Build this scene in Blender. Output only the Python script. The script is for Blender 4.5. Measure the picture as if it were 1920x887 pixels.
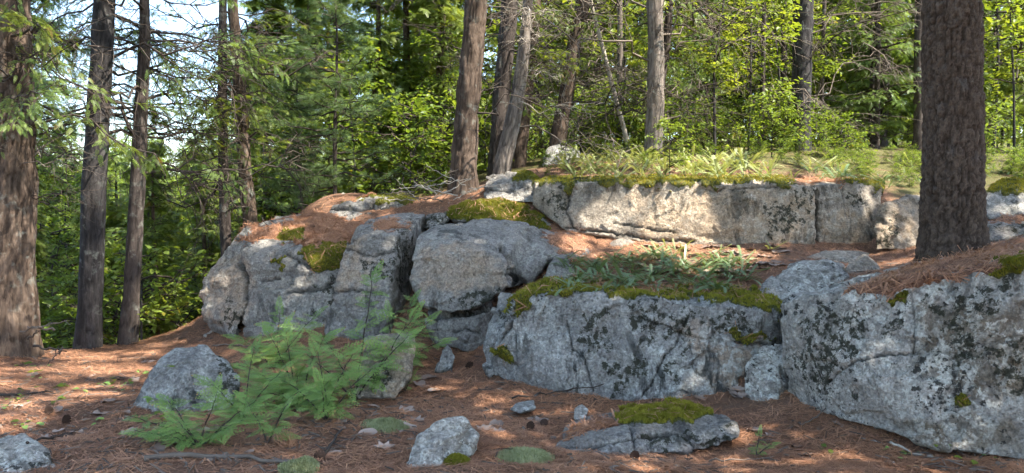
import bpy, bmesh, math, random
import numpy as np
from mathutils import Matrix, Vector

for _o in list(bpy.data.objects):
    bpy.data.objects.remove(_o)
scene = bpy.context.scene
COL = scene.collection
R = math.radians

# ------------------------------------------------------------------ camera
CAM_H, PITCH, FPX, PW, PH = 1.5, R(2.0), 1507.0, 1920.0, 887.0
cam_data = bpy.data.cameras.new('camera')
cam_data.sensor_width = 36.0
cam_data.lens = FPX / PW * 36.0
cam_data.clip_start, cam_data.clip_end = 0.05, 3000.0
cam = bpy.data.objects.new('camera', cam_data)
cam.location = (0, 0, CAM_H)
cam.rotation_euler = (R(90) - PITCH, 0, 0)
COL.objects.link(cam)
scene.camera = cam

# ------------------------------------------------------------------ sky and sun
SUN_EL, SUN_AZ = R(58.0), R(115.0)          # azimuth measured clockwise from +Y
SUN_DIR = np.array([math.sin(SUN_AZ) * math.cos(SUN_EL), math.cos(SUN_AZ) * math.cos(SUN_EL), math.sin(SUN_EL)])
world = bpy.data.worlds.new('World')
scene.world = world
world.use_nodes = True
wn, wl = world.node_tree.nodes, world.node_tree.links
wn.clear()
sky = wn.new('ShaderNodeTexSky')
sky.sky_type = 'NISHITA'
sky.sun_disc = False
sky.sun_elevation = SUN_EL
sky.sun_rotation = SUN_AZ
sky.air_density, sky.dust_density, sky.ozone_density = 1.0, 1.0, 0.8
bg = wn.new('ShaderNodeBackground')
bg.inputs['Strength'].default_value = 0.15
wo = wn.new('ShaderNodeOutputWorld')
wl.new(sky.outputs['Color'], bg.inputs['Color'])
wl.new(bg.outputs['Background'], wo.inputs['Surface'])
sun_data = bpy.data.lights.new('sun', 'SUN')
sun_data.energy = 5.0
sun_data.angle = R(0.6)
sun_data.color = (1.0, 0.93, 0.82)
sun = bpy.data.objects.new('sun', sun_data)
sun.rotation_euler = Vector(SUN_DIR).to_track_quat('Z', 'Y').to_euler()
sun.location = (10, -10, 20)
COL.objects.link(sun)

scene.view_settings.view_transform = 'Standard'
scene.view_settings.look = 'None'
scene.view_settings.gamma = 1.0
scene.view_settings.use_curve_mapping = False
scene.view_settings.exposure = 2.1
cy = scene.cycles
cy.max_bounces, cy.diffuse_bounces, cy.glossy_bounces, cy.transmission_bounces = 4, 3, 1, 3
cy.use_adaptive_sampling = True
cy.adaptive_threshold = 0.03
cy.caustics_reflective = cy.caustics_refractive = False
cy.use_denoising = True

# ------------------------------------------------------------------ projection helpers
FWD = np.array([0, math.cos(PITCH), -math.sin(PITCH)])
UPV = np.array([0, math.sin(PITCH), math.cos(PITCH)])
CAM = np.array([0, 0, CAM_H])

def U(px, py, d):
    """world point seen at photo pixel (px,py) at distance y = d"""
    r = FWD + np.array([1.0, 0, 0]) * ((px - PW / 2) / FPX) + UPV * ((PH / 2 - py) / FPX)
    return CAM + r * (d / r[1])

def proj(P):
    D = P - CAM
    dep = np.maximum(D @ FWD, 0.05)
    return PW / 2 + FPX * D[:, 0] / dep, PH / 2 - FPX * (D @ UPV) / dep

# ------------------------------------------------------------------ numpy noise
def _h(ix, iy, iz, seed):
    n = (ix.astype(np.int64) * 374761393 + iy.astype(np.int64) * 668265263 + iz.astype(np.int64) * 2147483647 + seed * 974634777) & 0xFFFFFFFF
    n = ((n ^ (n >> 13)) * 1274126177) & 0xFFFFFFFF
    n = ((n ^ (n >> 16)) * 2246822519) & 0xFFFFFFFF
    return ((n ^ (n >> 15)) & 0xFFFFFF) / float(0xFFFFFF)

def vnoise(P, scale, seed=0):
    Q = P * scale
    I = np.floor(Q)
    f = Q - I
    f = f * f * f * (f * (f * 6 - 15) + 10)
    ix, iy, iz = I[:, 0], I[:, 1], I[:, 2]
    r = 0
    for a in (0, 1):
        wa = f[:, 0] if a else 1 - f[:, 0]
        for b in (0, 1):
            wb = f[:, 1] if b else 1 - f[:, 1]
            for c in (0, 1):
                wc = f[:, 2] if c else 1 - f[:, 2]
                r = r + wa * wb * wc * _h(ix + a, iy + b, iz + c, seed)
    return r * 2 - 1

def fbm(P, scale, octs=4, seed=0, gain=0.5):
    r, a, t = 0, 1.0, 0
    for i in range(octs):
        r = r + a * vnoise(P + 17.3 * i, scale * 2 ** i, seed + i)
        t += a
        a *= gain
    return r / t

def cells(P, scale, seed=0):
    """F1, F2, facet value (piecewise-linear tilt per cell)"""
    Q = P * scale
    I = np.floor(Q)
    n = len(P)
    f1 = np.full(n, 9.0); f2 = np.full(n, 9.0); tilt = np.zeros(n)
    for a in (-1, 0, 1):
        for b in (-1, 0, 1):
            for c in (-1, 0, 1):
                cx, cyy, cz = I[:, 0] + a, I[:, 1] + b, I[:, 2] + c
                o = np.stack([_h(cx, cyy, cz, seed + k) for k in (1, 2, 3)], 1)
                D = Q - (np.stack([cx, cyy, cz], 1) + o)
                d = np.sqrt((D * D).sum(1))
                t = (D * (np.stack([_h(cx, cyy, cz, seed + k) for k in (4, 5, 6)], 1) * 2 - 1)).sum(1)
                nf = d < f1
                f2 = np.where(nf, f1, np.minimum(f2, d))
                tilt = np.where(nf, t, tilt)
                f1 = np.where(nf, d, f1)
    return f1, f2, tilt

def in_poly(x, y, poly):
    res = np.zeros(len(x), bool)
    n = len(poly)
    for i in range(n):
        x1, y1 = poly[i]; x2, y2 = poly[(i + 1) % n]
        c = ((y1 > y) != (y2 > y))
        xi = (x2 - x1) * (y - y1) / ((y2 - y1) if y2 != y1 else 1e-9) + x1
        res ^= c & (x < xi)
    return res

def dist_line(x, y, pts):
    d = np.full(len(x), 1e9)
    for (x1, y1), (x2, y2) in zip(pts[:-1], pts[1:]):
        vx, vy = x2 - x1, y2 - y1
        t = np.clip(((x - x1) * vx + (y - y1) * vy) / (vx * vx + vy * vy + 1e-9), 0, 1)
        d = np.minimum(d, np.hypot(x - x1 - t * vx, y - y1 - t * vy))
    return d

# ------------------------------------------------------------------ mesh helpers
def mesh_np(name, V, F, mat=None, attrs=None, smooth=False):
    """V (n,3); F int array (m,3)/(m,4) or a list of such arrays"""
    Fs = F if isinstance(F, list) else [F]
    Fs = [f for f in Fs if len(f)]
    me = bpy.data.meshes.new(name)
    me.vertices.add(len(V))
    me.vertices.foreach_set('co', np.asarray(V, np.float32).ravel())
    li = np.concatenate([f.ravel() for f in Fs]).astype(np.int32)
    lt = np.concatenate([np.full(len(f), f.shape[1]) for f in Fs]).astype(np.int32)
    ls = np.concatenate([[0], np.cumsum(lt)[:-1]]).astype(np.int32)
    me.loops.add(len(li))
    me.loops.foreach_set('vertex_index', li)
    me.polygons.add(len(lt))
    me.polygons.foreach_set('loop_start', ls)
    me.polygons.foreach_set('loop_total', lt)
    if smooth:
        me.polygons.foreach_set('use_smooth', np.ones(len(lt), bool))
    if mat:
        me.materials.append(mat)
    for k, v in (attrs or {}).items():
        at = me.attributes.new(k, 'FLOAT', 'POINT')
        at.data.foreach_set('value', np.asarray(v, np.float32))
    me.update()
    me.validate()
    return me

def link(name, me, parent=None, loc=None):
    o = bpy.data.objects.new(name, me)
    COL.objects.link(o)
    if parent is not None:
        o.parent = parent
    if loc is not None:
        o.location = loc
    return o

def tag(o, label=None, cat=None, group=None, kind=None):
    for k, v in (('label', label), ('category', cat), ('group', group), ('kind', kind)):
        if v:
            o[k] = v
    return o

def thing(name, label, cat, loc=(0, 0, 0), group=None, rz=0.0, s=1.0):
    o = link(name, None, None, loc)
    o.rotation_euler = (0, 0, rz)
    o.scale = (s, s, s)
    return tag(o, label, cat, group)

def unit(v):
    return v / np.maximum(np.linalg.norm(v, axis=-1, keepdims=True), 1e-9)

def frames(X, N):
    """columns: x along X, z near N"""
    X = unit(X)
    Y = unit(np.cross(N, X))
    Z = np.cross(X, Y)
    return np.stack([X, Y, Z], -1)

def scatter(T, F, P, M, S, tint=None):
    """copies of template T (k,3),F at P (n,3), frames M (n,3,3), scales S (n,)"""
    n, k = len(P), len(T)
    V = np.einsum('nij,kj->nki', M, T) * np.asarray(S).reshape(n, 1, 1) + P[:, None, :]
    FF = (F[None] + (np.arange(n) * k)[:, None, None]).reshape(-1, F.shape[1])
    tt = None if tint is None else np.repeat(tint, k)
    return V.reshape(-1, 3), FF, tt

def tubes(paths, radii, segs):
    """paths (B,K,3), radii (B,K) -> V, quads"""
    B, K, _ = paths.shape
    T = unit(np.gradient(paths, axis=1))
    ref = np.where(np.abs(T[..., 2:3]) > 0.9, np.array([1.0, 0, 0]), np.array([0, 0, 1.0]))
    X = unit(np.cross(T, ref))
    Y = np.cross(T, X)
    a = np.arange(segs) * 2 * math.pi / segs
    V = paths[:, :, None, :] + radii[:, :, None, None] * (X[:, :, None, :] * np.cos(a)[:, None] + Y[:, :, None, :] * np.sin(a)[:, None])
    V = V.reshape(-1, 3)
    idx = np.arange(B * K * segs).reshape(B, K, segs)
    q = np.stack([idx[:, :-1, :], np.roll(idx[:, :-1, :], -1, 2), np.roll(idx[:, 1:, :], -1, 2), idx[:, 1:, :]], -1).reshape(-1, 4)
    return V, q

def merge(parts):
    """[(V,F,tint or None)] -> V, [F..], tint"""
    Vs, Fs, ts, o = [], [], [], 0
    for V, F, t in parts:
        Vs.append(V)
        for f in (F if isinstance(F, list) else [F]):
            Fs.append(f + o)
        ts.append(np.zeros(len(V)) if t is None else t)
        o += len(V)
    return np.concatenate(Vs), Fs, np.concatenate(ts)

def branch_paths(rng, P0, D, L, K=6, droop=0.1, wig=0.08, curl=0.0):
    B = len(P0)
    t = np.linspace(0, 1, K)
    L = np.asarray(L).reshape(B, 1, 1)
    w = rng.normal(0, 1, (B, K, 3)); w[:, 0] = 0
    w = np.cumsum(w, 1) * wig / math.sqrt(K)
    tt = t[None, :, None]
    bend = np.zeros((B, K, 3)); bend[..., 2] = -droop * t ** 2 + curl * t ** 3
    return P0[:, None, :] + (unit(D)[:, None, :] * tt + bend + w) * L

# ------------------------------------------------------------------ node material helpers
class NT:
    def __init__(s, name):
        s.m = bpy.data.materials.new(name)
        s.m.use_nodes = True
        s.t = s.m.node_tree
        s.t.nodes.clear()
        s.out = s.n('ShaderNodeOutputMaterial')
    def n(s, typ, **kw):
        nd = s.t.nodes.new(typ)
        for k, v in kw.items():
            setattr(nd, k, v)
        return nd
    def l(s, a, b):
        s.t.links.new(a, b)
    def val(s, sock, v):
        if hasattr(v, 'is_output') or isinstance(v, bpy.types.NodeSocket):
            s.l(v, sock)
        else:
            sock.default_value = v
    def coord(s, scale=(1, 1, 1), kind='Object'):
        tc = s.n('ShaderNodeTexCoord')
        mp = s.n('ShaderNodeMapping')
        mp.inputs['Scale'].default_value = scale
        s.l(tc.outputs[kind], mp.inputs['Vector'])
        return mp.outputs['Vector']
    def noise(s, vec, scale, detail=5.0, rough=0.55, dist=0.0):
        nd = s.n('ShaderNodeTexNoise')
        s.l(vec, nd.inputs['Vector'])
        nd.inputs['Scale'].default_value = scale
        nd.inputs['Detail'].default_value = detail
        nd.inputs['Roughness'].default_value = rough
        nd.inputs['Distortion'].default_value = dist
        return nd.outputs['Fac']
    def voro(s, vec, scale, feature='F1', out='Distance', rnd=1.0):
        nd = s.n('ShaderNodeTexVoronoi', feature=feature)
        s.l(vec, nd.inputs['Vector'])
        nd.inputs['Scale'].default_value = scale
        nd.inputs['Randomness'].default_value = rnd
        return nd.outputs[out]
    def ramp(s, fac, stops):
        nd = s.n('ShaderNodeValToRGB')
        s.l(fac, nd.inputs['Fac'])
        e = nd.color_ramp.elements
        while len(e) < len(stops):
            e.new(0.5)
        for el, (p, c) in zip(e, stops):
            el.position = p
            el.color = (c, c, c, 1) if isinstance(c, (int, float)) else (*c, 1)
        return nd.outputs['Color']
    def mix(s, fac, a, b, mode='MIX'):
        nd = s.n('ShaderNodeMix', data_type='RGBA', blend_type=mode)
        s.val(nd.inputs[0], fac)
        for sock, v in ((nd.inputs[6], a), (nd.inputs[7], b)):
            s.val(sock, (*v, 1) if isinstance(v, tuple) and len(v) == 3 else v)
        return nd.outputs[2]
    def math(s, op, a, b=0.0, clamp=False):
        nd = s.n('ShaderNodeMath', operation=op, use_clamp=clamp)
        s.val(nd.inputs[0], a)
        s.val(nd.inputs[1], b)
        return nd.outputs[0]
    def attr(s, name, kind='GEOMETRY'):
        nd = s.n('ShaderNodeAttribute', attribute_type=kind, attribute_name=name)
        return nd.outputs['Fac']
    def objrand(s):
        return s.n('ShaderNodeObjectInfo').outputs['Random']
    def bump(s, h, strength=0.5, dist=0.02, prev=None):
        nd = s.n('ShaderNodeBump')
        nd.inputs['Strength'].default_value = strength
        nd.inputs['Distance'].default_value = dist
        s.l(h, nd.inputs['Height'])
        if prev is not None:
            s.l(prev, nd.inputs['Normal'])
        return nd.outputs['Normal']
    def principled(s, col, rough=0.85, spec=0.3, normal=None):
        b = s.n('ShaderNodeBsdfPrincipled')
        s.val(b.inputs['Base Color'], (*col, 1) if isinstance(col, tuple) else col)
        s.val(b.inputs['Roughness'], rough)
        b.inputs['Specular IOR Level'].default_value = spec
        if normal is not None:
            s.l(normal, b.inputs['Normal'])
        return b.outputs['BSDF']
    def done(s, sh):
        s.l(sh, s.out.inputs['Surface'])
        return s.m

def leaf_mat(name, c1, c2, trans=0.4, rough=0.45, spec=0.35, c3=None, thr=0.86):
    m = NT(name)
    t = m.attr('tint')
    fac = m.math('ADD', m.math('MULTIPLY', t, 0.65), m.math('MULTIPLY', m.objrand(), 0.35))
    col = m.mix(fac, c1, c2)
    if c3:
        col = m.mix(m.math('GREATER_THAN', t, thr), col, c3)
    p = m.principled(col, rough, spec)
    tr = m.n('ShaderNodeBsdfTranslucent')
    tc = m.mix(1.0, col, (1.25, 1.15, 0.55), 'MULTIPLY')
    m.l(tc, tr.inputs['Color'])
    mx = m.n('ShaderNodeMixShader')
    mx.inputs[0].default_value = trans
    m.l(p, mx.inputs[1]); m.l(tr.outputs[0], mx.inputs[2])
    return m.done(mx.outputs[0])

def bark_mat(name, dark, light, lich=(0.30, 0.32, 0.28), lamt=0.25, zs=0.28, sc=14.0):
    m = NT(name)
    v = m.coord((1, 1, zs))
    w = m.coord((1, 1, 1))
    ph = m.noise(v, sc, 6, 0.6, 0.6)
    fine = m.noise(v, sc * 4, 4, 0.6)
    big = m.noise(w, 2.0, 3)
    col = m.mix(m.ramp(ph, [(0.32, 0.0), (0.68, 1.0)]), dark, light)
    col = m.mix(m.ramp(fine, [(0.35, 0.0), (0.75, 0.55)]), col, tuple(x * 1.7 for x in light))
    gv = m.attr('groove')
    col = m.mix(m.math('MULTIPLY', gv, 0.75), col, tuple(x * 0.35 for x in dark))
    lm = m.math('MULTIPLY', m.ramp(m.noise(w, 9.0, 5, 0.65), [(0.55, 0.0), (0.66, 1.0)]), m.ramp(big, [(0.4, 0.0), (0.6, lamt * 2)]))
    col = m.mix(lm, col, lich)
    col = m.mix(m.math('MULTIPLY', m.objrand(), 0.3), col, tuple(x * 0.6 for x in dark))
    h = m.math('ADD', ph, m.math('MULTIPLY', fine, 0.4))
    nb = m.bump(h, 0.8, 0.02)
    return m.done(m.principled(col, 0.9, 0.15, nb))

def rock_mat(name, base, pale, dark, spots=0.3, streak=0.4, tancol=(0.33, 0.25, 0.18), pale_amt=0.5):
    m = NT(name)
    v = m.coord()
    vz = m.coord((1, 1, 0.35))
    n1 = m.noise(v, 2.2, 8, 0.6, 0.4)
    n2 = m.noise(v, 11.0, 7, 0.65)
    n3 = m.noise(v, 55.0, 5, 0.7)
    col = m.mix(m.ramp(n1, [(0.3, 0.0), (0.7, 1.0)]), tuple(x * 0.62 for x in base), tuple(x * 1.15 for x in base))
    col = m.mix(m.math('MULTIPLY', m.attr('tan'), m.ramp(m.noise(v, 5.0, 5), [(0.25, 0.35), (0.65, 1.0)])), col, tancol)
    # crusted lichen
    lm = m.math('MULTIPLY', m.ramp(n2, [(0.49, 0.0), (0.54, 1.0)]), m.ramp(m.noise(v, 1.3, 4, 0.6), [(0.40, 0.12), (0.60, 1.0)]))
    col = m.mix(m.math('MULTIPLY', lm, pale_amt), col, pale)
    lm2 = m.ramp(m.noise(v, 19.0, 6, 0.7, 0.3), [(0.56, 0.0), (0.60, 0.9)])
    lm2 = m.math('MULTIPLY', lm2, m.ramp(m.noise(v, 1.9, 3, 0.6), [(0.42, 0.1), (0.62, 1.0)]))
    col = m.mix(m.math('MULTIPLY', lm2, pale_amt), col, tuple(x * 1.25 for x in pale))
    # grain and mottling
    col = m.mix(0.5, col, m.ramp(m.noise(v, 24.0, 8, 0.78, 0.6), [(0.34, 0.22), (0.66, 0.9)]), 'OVERLAY')
    col = m.mix(0.65, col, m.ramp(n3, [(0.25, 0.08), (0.75, 0.92)]), 'OVERLAY')
    # dark seep streaks and black lichen
    st = m.math('MULTIPLY', m.ramp(m.noise(vz, 5.5, 8, 0.68, 0.7), [(0.51, 0.0), (0.60, 1.0)]), m.ramp(m.noise(v, 1.6, 3), [(0.40, 0.15), (0.58, 1.0)]))
    col = m.mix(m.math('MULTIPLY', st, streak), col, dark)
    vd = m.n('ShaderNodeVectorMath', operation='ADD')
    nz = m.n('ShaderNodeTexNoise'); nz.inputs['Scale'].default_value = 26.0; nz.inputs['Detail'].default_value = 6.0; nz.inputs['Roughness'].default_value = 0.75
    m.l(v, nz.inputs['Vector'])
    sc_ = m.n('ShaderNodeVectorMath', operation='SCALE'); sc_.inputs['Scale'].default_value = 0.11
    m.l(nz.outputs['Color'], sc_.inputs[0]); m.l(v, vd.inputs[0]); m.l(sc_.outputs[0], vd.inputs[1])
    sp = m.voro(vd.outputs[0], 13.0)
    sm = m.math('LESS_THAN', sp, m.math('MULTIPLY', m.ramp(m.noise(v, 3.0, 4), [(0.38, 0.0), (0.68, 1.0)]), 0.36 * spots))
    sp2 = m.voro(vd.outputs[0], 31.0)
    sm2 = m.math('LESS_THAN', sp2, m.math('MULTIPLY', m.ramp(m.noise(v, 2.3, 4), [(0.45, 0.0), (0.7, 1.0)]), 0.40 * spots))
    sm = m.math('MAXIMUM', sm, sm2)
    col = m.mix(m.math('MULTIPLY', sm, 0.9), col, (0.022, 0.022, 0.018))
    # stains and painted shade carried by the mesh
    mo = m.attr('stain_shade')
    mo = m.ramp(m.math('ADD', mo, m.math('MULTIPLY', m.math('SUBTRACT', m.noise(v, 17.0, 9, 0.78), 0.5), 2.3)), [(0.52, 0.0), (0.62, 1.0)])
    col = m.mix(m.math('MULTIPLY', mo, 0.92), col, m.mix(m.noise(v, 30.0, 3), (0.010, 0.011, 0.008), (0.04, 0.042, 0.02)))
    col = m.mix(m.math('MULTIPLY', m.attr('crack'), 0.8), col, (0.02, 0.019, 0.016))  # crack dirt, doubling as painted shade where the groove is too shallow
    mg = m.ramp(m.math('ADD', m.attr('moss'), m.math('MULTIPLY', m.math('SUBTRACT', m.noise(v, 20.0, 6, 0.7), 0.5), 0.9)), [(0.45, 0.0), (0.6, 1.0)])
    col = m.mix(mg, col, m.mix(m.noise(v, 25.0, 4), (0.035, 0.045, 0.008), (0.16, 0.15, 0.03)))
    du = m.ramp(m.math('ADD', m.attr('duff'), m.math('MULTIPLY', m.math('SUBTRACT', m.noise(v, 14.0, 6, 0.7), 0.5), 1.0)), [(0.42, 0.0), (0.6, 1.0)])
    col = m.mix(du, col, m.mix(n3, (0.09, 0.04, 0.025), (0.26, 0.14, 0.09)))
    pits = m.voro(vd.outputs[0], 34.0)
    h = m.math('ADD', m.math('MULTIPLY', n2, 1.0), m.math('MULTIPLY', n3, 0.35))
    h = m.math('ADD', h, m.math('MULTIPLY', m.ramp(pits, [(0.0, 0.0), (0.35, 1.0)]), 0.25))
    nb = m.bump(h, 1.0, 0.055)
    return m.done(m.principled(col, 0.88, 0.25, nb))

def simple_mat(name, c1, c2, scale=20.0, rough=0.85, bump=0.4, spec=0.2, tint=False):
    m = NT(name)
    v = m.coord()
    fac = m.attr('tint') if tint else m.noise(v, scale, 5)
    if tint:
        fac = m.math('ADD', m.math('MULTIPLY', fac, 0.45), m.math('MULTIPLY', m.objrand(), 0.55))
    col = m.mix(fac, c1, c2)
    nb = m.bump(m.noise(v, scale * 2, 4), bump, 0.01)
    return m.done(m.principled(col, rough, spec, nb))

M_ROCK_GREY = rock_mat('grey_granite', (0.26, 0.238, 0.21), (0.39, 0.385, 0.33), (0.03, 0.032, 0.031), spots=0.12, streak=0.7, pale_amt=0.4)
M_ROCK_BLUE = rock_mat('lichened_granite', (0.275, 0.262, 0.238), (0.46, 0.465, 0.42), (0.025, 0.028, 0.026), spots=0.35, streak=0.9, pale_amt=0.65)
M_ROCK_WHITE = rock_mat('pale_spotted_granite', (0.36, 0.33, 0.285), (0.60, 0.585, 0.51), (0.03, 0.03, 0.026), spots=1.1, streak=0.6, tancol=(0.16, 0.125, 0.085), pale_amt=0.8)
M_ROCK_WARM = rock_mat('warm_granite', (0.34, 0.285, 0.22), (0.48, 0.44, 0.365), (0.04, 0.037, 0.03), spots=0.4, streak=0.7, tancol=(0.36, 0.265, 0.175), pale_amt=0.4)
M_BARK_DARK = bark_mat('dark_bark', (0.028, 0.022, 0.019), (0.075, 0.06, 0.052))
M_BARK_BIG = bark_mat('scaly_bark', (0.042, 0.028, 0.02), (0.115, 0.083, 0.062), (0.2, 0.19, 0.18), 0.15, 0.6, 22.0)
M_BARK_WARM = bark_mat('warm_bark', (0.035, 0.023, 0.017), (0.12, 0.087, 0.065))
M_BARK_PALE = bark_mat('pale_bark', (0.075, 0.06, 0.05), (0.22, 0.185, 0.155))
M_BARK_GREY = bark_mat('grey_bark', (0.02, 0.018, 0.018), (0.055, 0.05, 0.049))
M_DEAD = simple_mat('dead_wood', (0.06, 0.046, 0.035), (0.19, 0.155, 0.125), 8.0)
M_DEAD_PALE = simple_mat('bleached_wood', (0.26, 0.22, 0.17), (0.45, 0.40, 0.33), 8.0)
M_TWIG = simple_mat('twig_wood', (0.028, 0.021, 0.017), (0.07, 0.055, 0.044), 10.0)
M_HEM = leaf_mat('evergreen_sprays', (0.065, 0.13, 0.033), (0.21, 0.28, 0.065), 0.5)
M_CEDAR = leaf_mat('cedar_sprays', (0.05, 0.125, 0.03), (0.25, 0.37, 0.09), 0.3, c3=(0.30, 0.22, 0.08), thr=0.985)
M_CEDARF = leaf_mat('cedar_crown_sprays', (0.075, 0.135, 0.028), (0.23, 0.28, 0.055), 0.5, c3=(0.16, 0.12, 0.03), thr=0.94)
M_PINE = leaf_mat('pine_tufts', (0.07, 0.13, 0.06), (0.15, 0.22, 0.09), 0.35)
M_MAPLE = leaf_mat('broad_leaves', (0.08, 0.145, 0.022), (0.22, 0.29, 0.045), 0.55, c3=(0.26, 0.24, 0.03), thr=0.93)
M_BRIGHT = leaf_mat('sunlit_leaf_tint', (0.12, 0.19, 0.02), (0.25, 0.29, 0.04), 0.5)  # brighter, yellower copy of the leaf colour with sunlight painted in
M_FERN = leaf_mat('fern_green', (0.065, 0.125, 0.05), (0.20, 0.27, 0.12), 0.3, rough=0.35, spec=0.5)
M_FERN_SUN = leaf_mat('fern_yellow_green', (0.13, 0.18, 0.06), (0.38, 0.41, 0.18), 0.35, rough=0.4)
M_MOSS = leaf_mat('moss_tips', (0.075, 0.088, 0.012), (0.31, 0.285, 0.042), 0.3, rough=0.8, spec=0.1)
M_MOSS_GOLD = leaf_mat('golden_moss_tips', (0.16, 0.15, 0.016), (0.45, 0.38, 0.05), 0.3, rough=0.8, spec=0.1)
M_MOSS_PALE = leaf_mat('pale_moss_tips', (0.20, 0.22, 0.11), (0.40, 0.42, 0.25), 0.3, rough=0.8, spec=0.1)
M_NEEDLE = leaf_mat('dry_needles', (0.115, 0.043, 0.023), (0.54, 0.29, 0.165), 0.15, rough=0.6, spec=0.3)
M_DRYLEAF = simple_mat('dry_leaf', (0.11, 0.07, 0.05), (0.42, 0.33, 0.27), 18.0, bump=0.2, tint=True)
M_CONE = simple_mat('pine_cone_scales', (0.035, 0.02, 0.014), (0.10, 0.06, 0.04), 20.0)

# ------------------------------------------------------------------ terrain
CTRL = [(200, 750, 6.3), (100, 690, 7.6), (160, 652, 9.1), (300, 642, 9.2), (385, 628, 9.1), (470, 645, 8.4), (700, 742, 6.5),
        (850, 700, 7.3), (880, 655, 8.0), (790, 650, 8.1), (1150, 752, 6.4), (1330, 752, 6.3), (1440, 768, 6.0), (1600, 815, 5.4),
        (1750, 865, 4.85), (1100, 525, 8.0), (1200, 490, 8.6), (1250, 466, 9.0), (1400, 468, 9.0), (1520, 468, 9.1), (1640, 470, 9.2),
        (1690, 482, 8.4), (1450, 545, 7.6), (1660, 505, 7.7), (1740, 494, 7.05), (1900, 455, 8.0), (1900, 418, 9.4), (1100, 470, 8.9),
        (1040, 445, 9.2), (930, 422, 9.4), (840, 398, 9.7), (870, 360, 10.5), (700, 398, 10.0), (560, 410, 10.2), (600, 380, 11.0),
        (1100, 332, 10.8), (1300, 327, 11.0), (1500, 328, 11.0), (1700, 335, 11.5), (1900, 345, 11.0), (1000, 305, 13), (1300, 292, 14),
        (1500, 280, 15.5), (1700, 282, 16), (1900, 295, 16), (1500, 274, 25), (1850, 274, 25), (1100, 295, 22), (720, 392, 14), (800, 372, 11.2), (700, 378, 11.3)]
CW = [U(*c) for c in CTRL]
CW += [np.array(p, float) for p in [(-5, 2, 0), (-2.5, 2.5, 0), (0, 2.5, 0), (2.5, 2.5, 0), (5, 2, 0), (-2.5, 4.5, 0), (0, 4.6, 0), (2.2, 4.6, 0),
      (-5, 5, 0.05), (6, 4, 0.3), (8, 7, 0.9), (-6.3, 8.6, -0.05), (-6.5, 11, -0.7), (-10, 9, -0.3), (-9, 13, -1.6), (-4.6, 12.5, -0.75), (-4.6, 10.3, -0.25), (-3.7, 11.2, 0.1), (-3.2, 16, 0.3),
      (-8, 18, -2.6), (-15, 18, -3.2), (-10, 30, -4.4), (-22, 30, -5), (-3, 30, 0.0), (0, 18, 2.2), (-2, 45, 0.5), (-20, 48, -4.5),
      (10, 11, 2.0), (14, 20, 2.9), (20, 30, 3.6), (10, 48, 4.4), (24, 48, 4.4), (-20, 3, 0), (20, 3, 0.8)]]
CW = np.array(CW)

def _tps(r2):
    return np.where(r2 > 1e-12, r2 * np.log(np.maximum(r2, 1e-12)), 0.0)

_n = len(CW)
_K = _tps(((CW[:, None, :2] - CW[None, :, :2]) ** 2).sum(-1)) + np.eye(_n) * 0.02
_Pm = np.c_[np.ones(_n), CW[:, :2]]
_A = np.block([[_K, _Pm], [_Pm.T, np.zeros((3, 3))]])
_sol = np.linalg.solve(_A, np.r_[CW[:, 2], np.zeros(3)])

def height(x, y, detail=True):
    x = np.asarray(x, float); y = np.asarray(y, float)
    cx, cyy = np.clip(x, -24, 24), np.clip(y, 2.0, 48)
    r2 = (cx[..., None] - CW[:, 0]) ** 2 + (cyy[..., None] - CW[:, 1]) ** 2
    z = _tps(r2) @ _sol[:_n] + _sol[_n] + _sol[_n + 1] * cx + _sol[_n + 2] * cyy
    d = np.hypot(x, y)
    hill = np.clip((d - 70) / 160, 0, 1) ** 1.3 * 15.0
    z = z + np.where(y > 0, hill, hill * 0.4)
    if detail:
        P = np.stack([x.ravel(), y.ravel(), np.zeros(x.size)], 1)
        z = z + (fbm(P, 1.3, 4, 5) * 0.05 + fbm(P, 7.0, 3, 9) * 0.014).reshape(x.shape)
    return z

def h1(x, y):
    return float(height(np.array([x]), np.array([y]))[0])

def on_ground(px, py, d0=4.0, d1=60.0):
    """first hit of the ray through a photo pixel with the ground"""
    ds = np.concatenate([np.arange(d0, 14, 0.02), np.arange(14, d1, 0.1)])
    r = FWD + np.array([1.0, 0, 0]) * ((px - PW / 2) / FPX) + UPV * ((PH / 2 - py) / FPX)
    Q = CAM + r[None] * (ds / r[1])[:, None]
    g = height(Q[:, 0], Q[:, 1])
    i = np.argmax(Q[:, 2] <= g)
    return np.array([Q[i, 0], Q[i, 1], g[i]])

def axis(lo, hi, step, far):
    a = list(np.arange(lo, hi + 1e-6, step))
    s, v = step, hi
    while v < far:
        s *= 1.16; v += s; a.append(v)
    s, v = step, lo
    while v > -far:
        s *= 1.16; v -= s; a.insert(0, v)
    return np.array(a)

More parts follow.
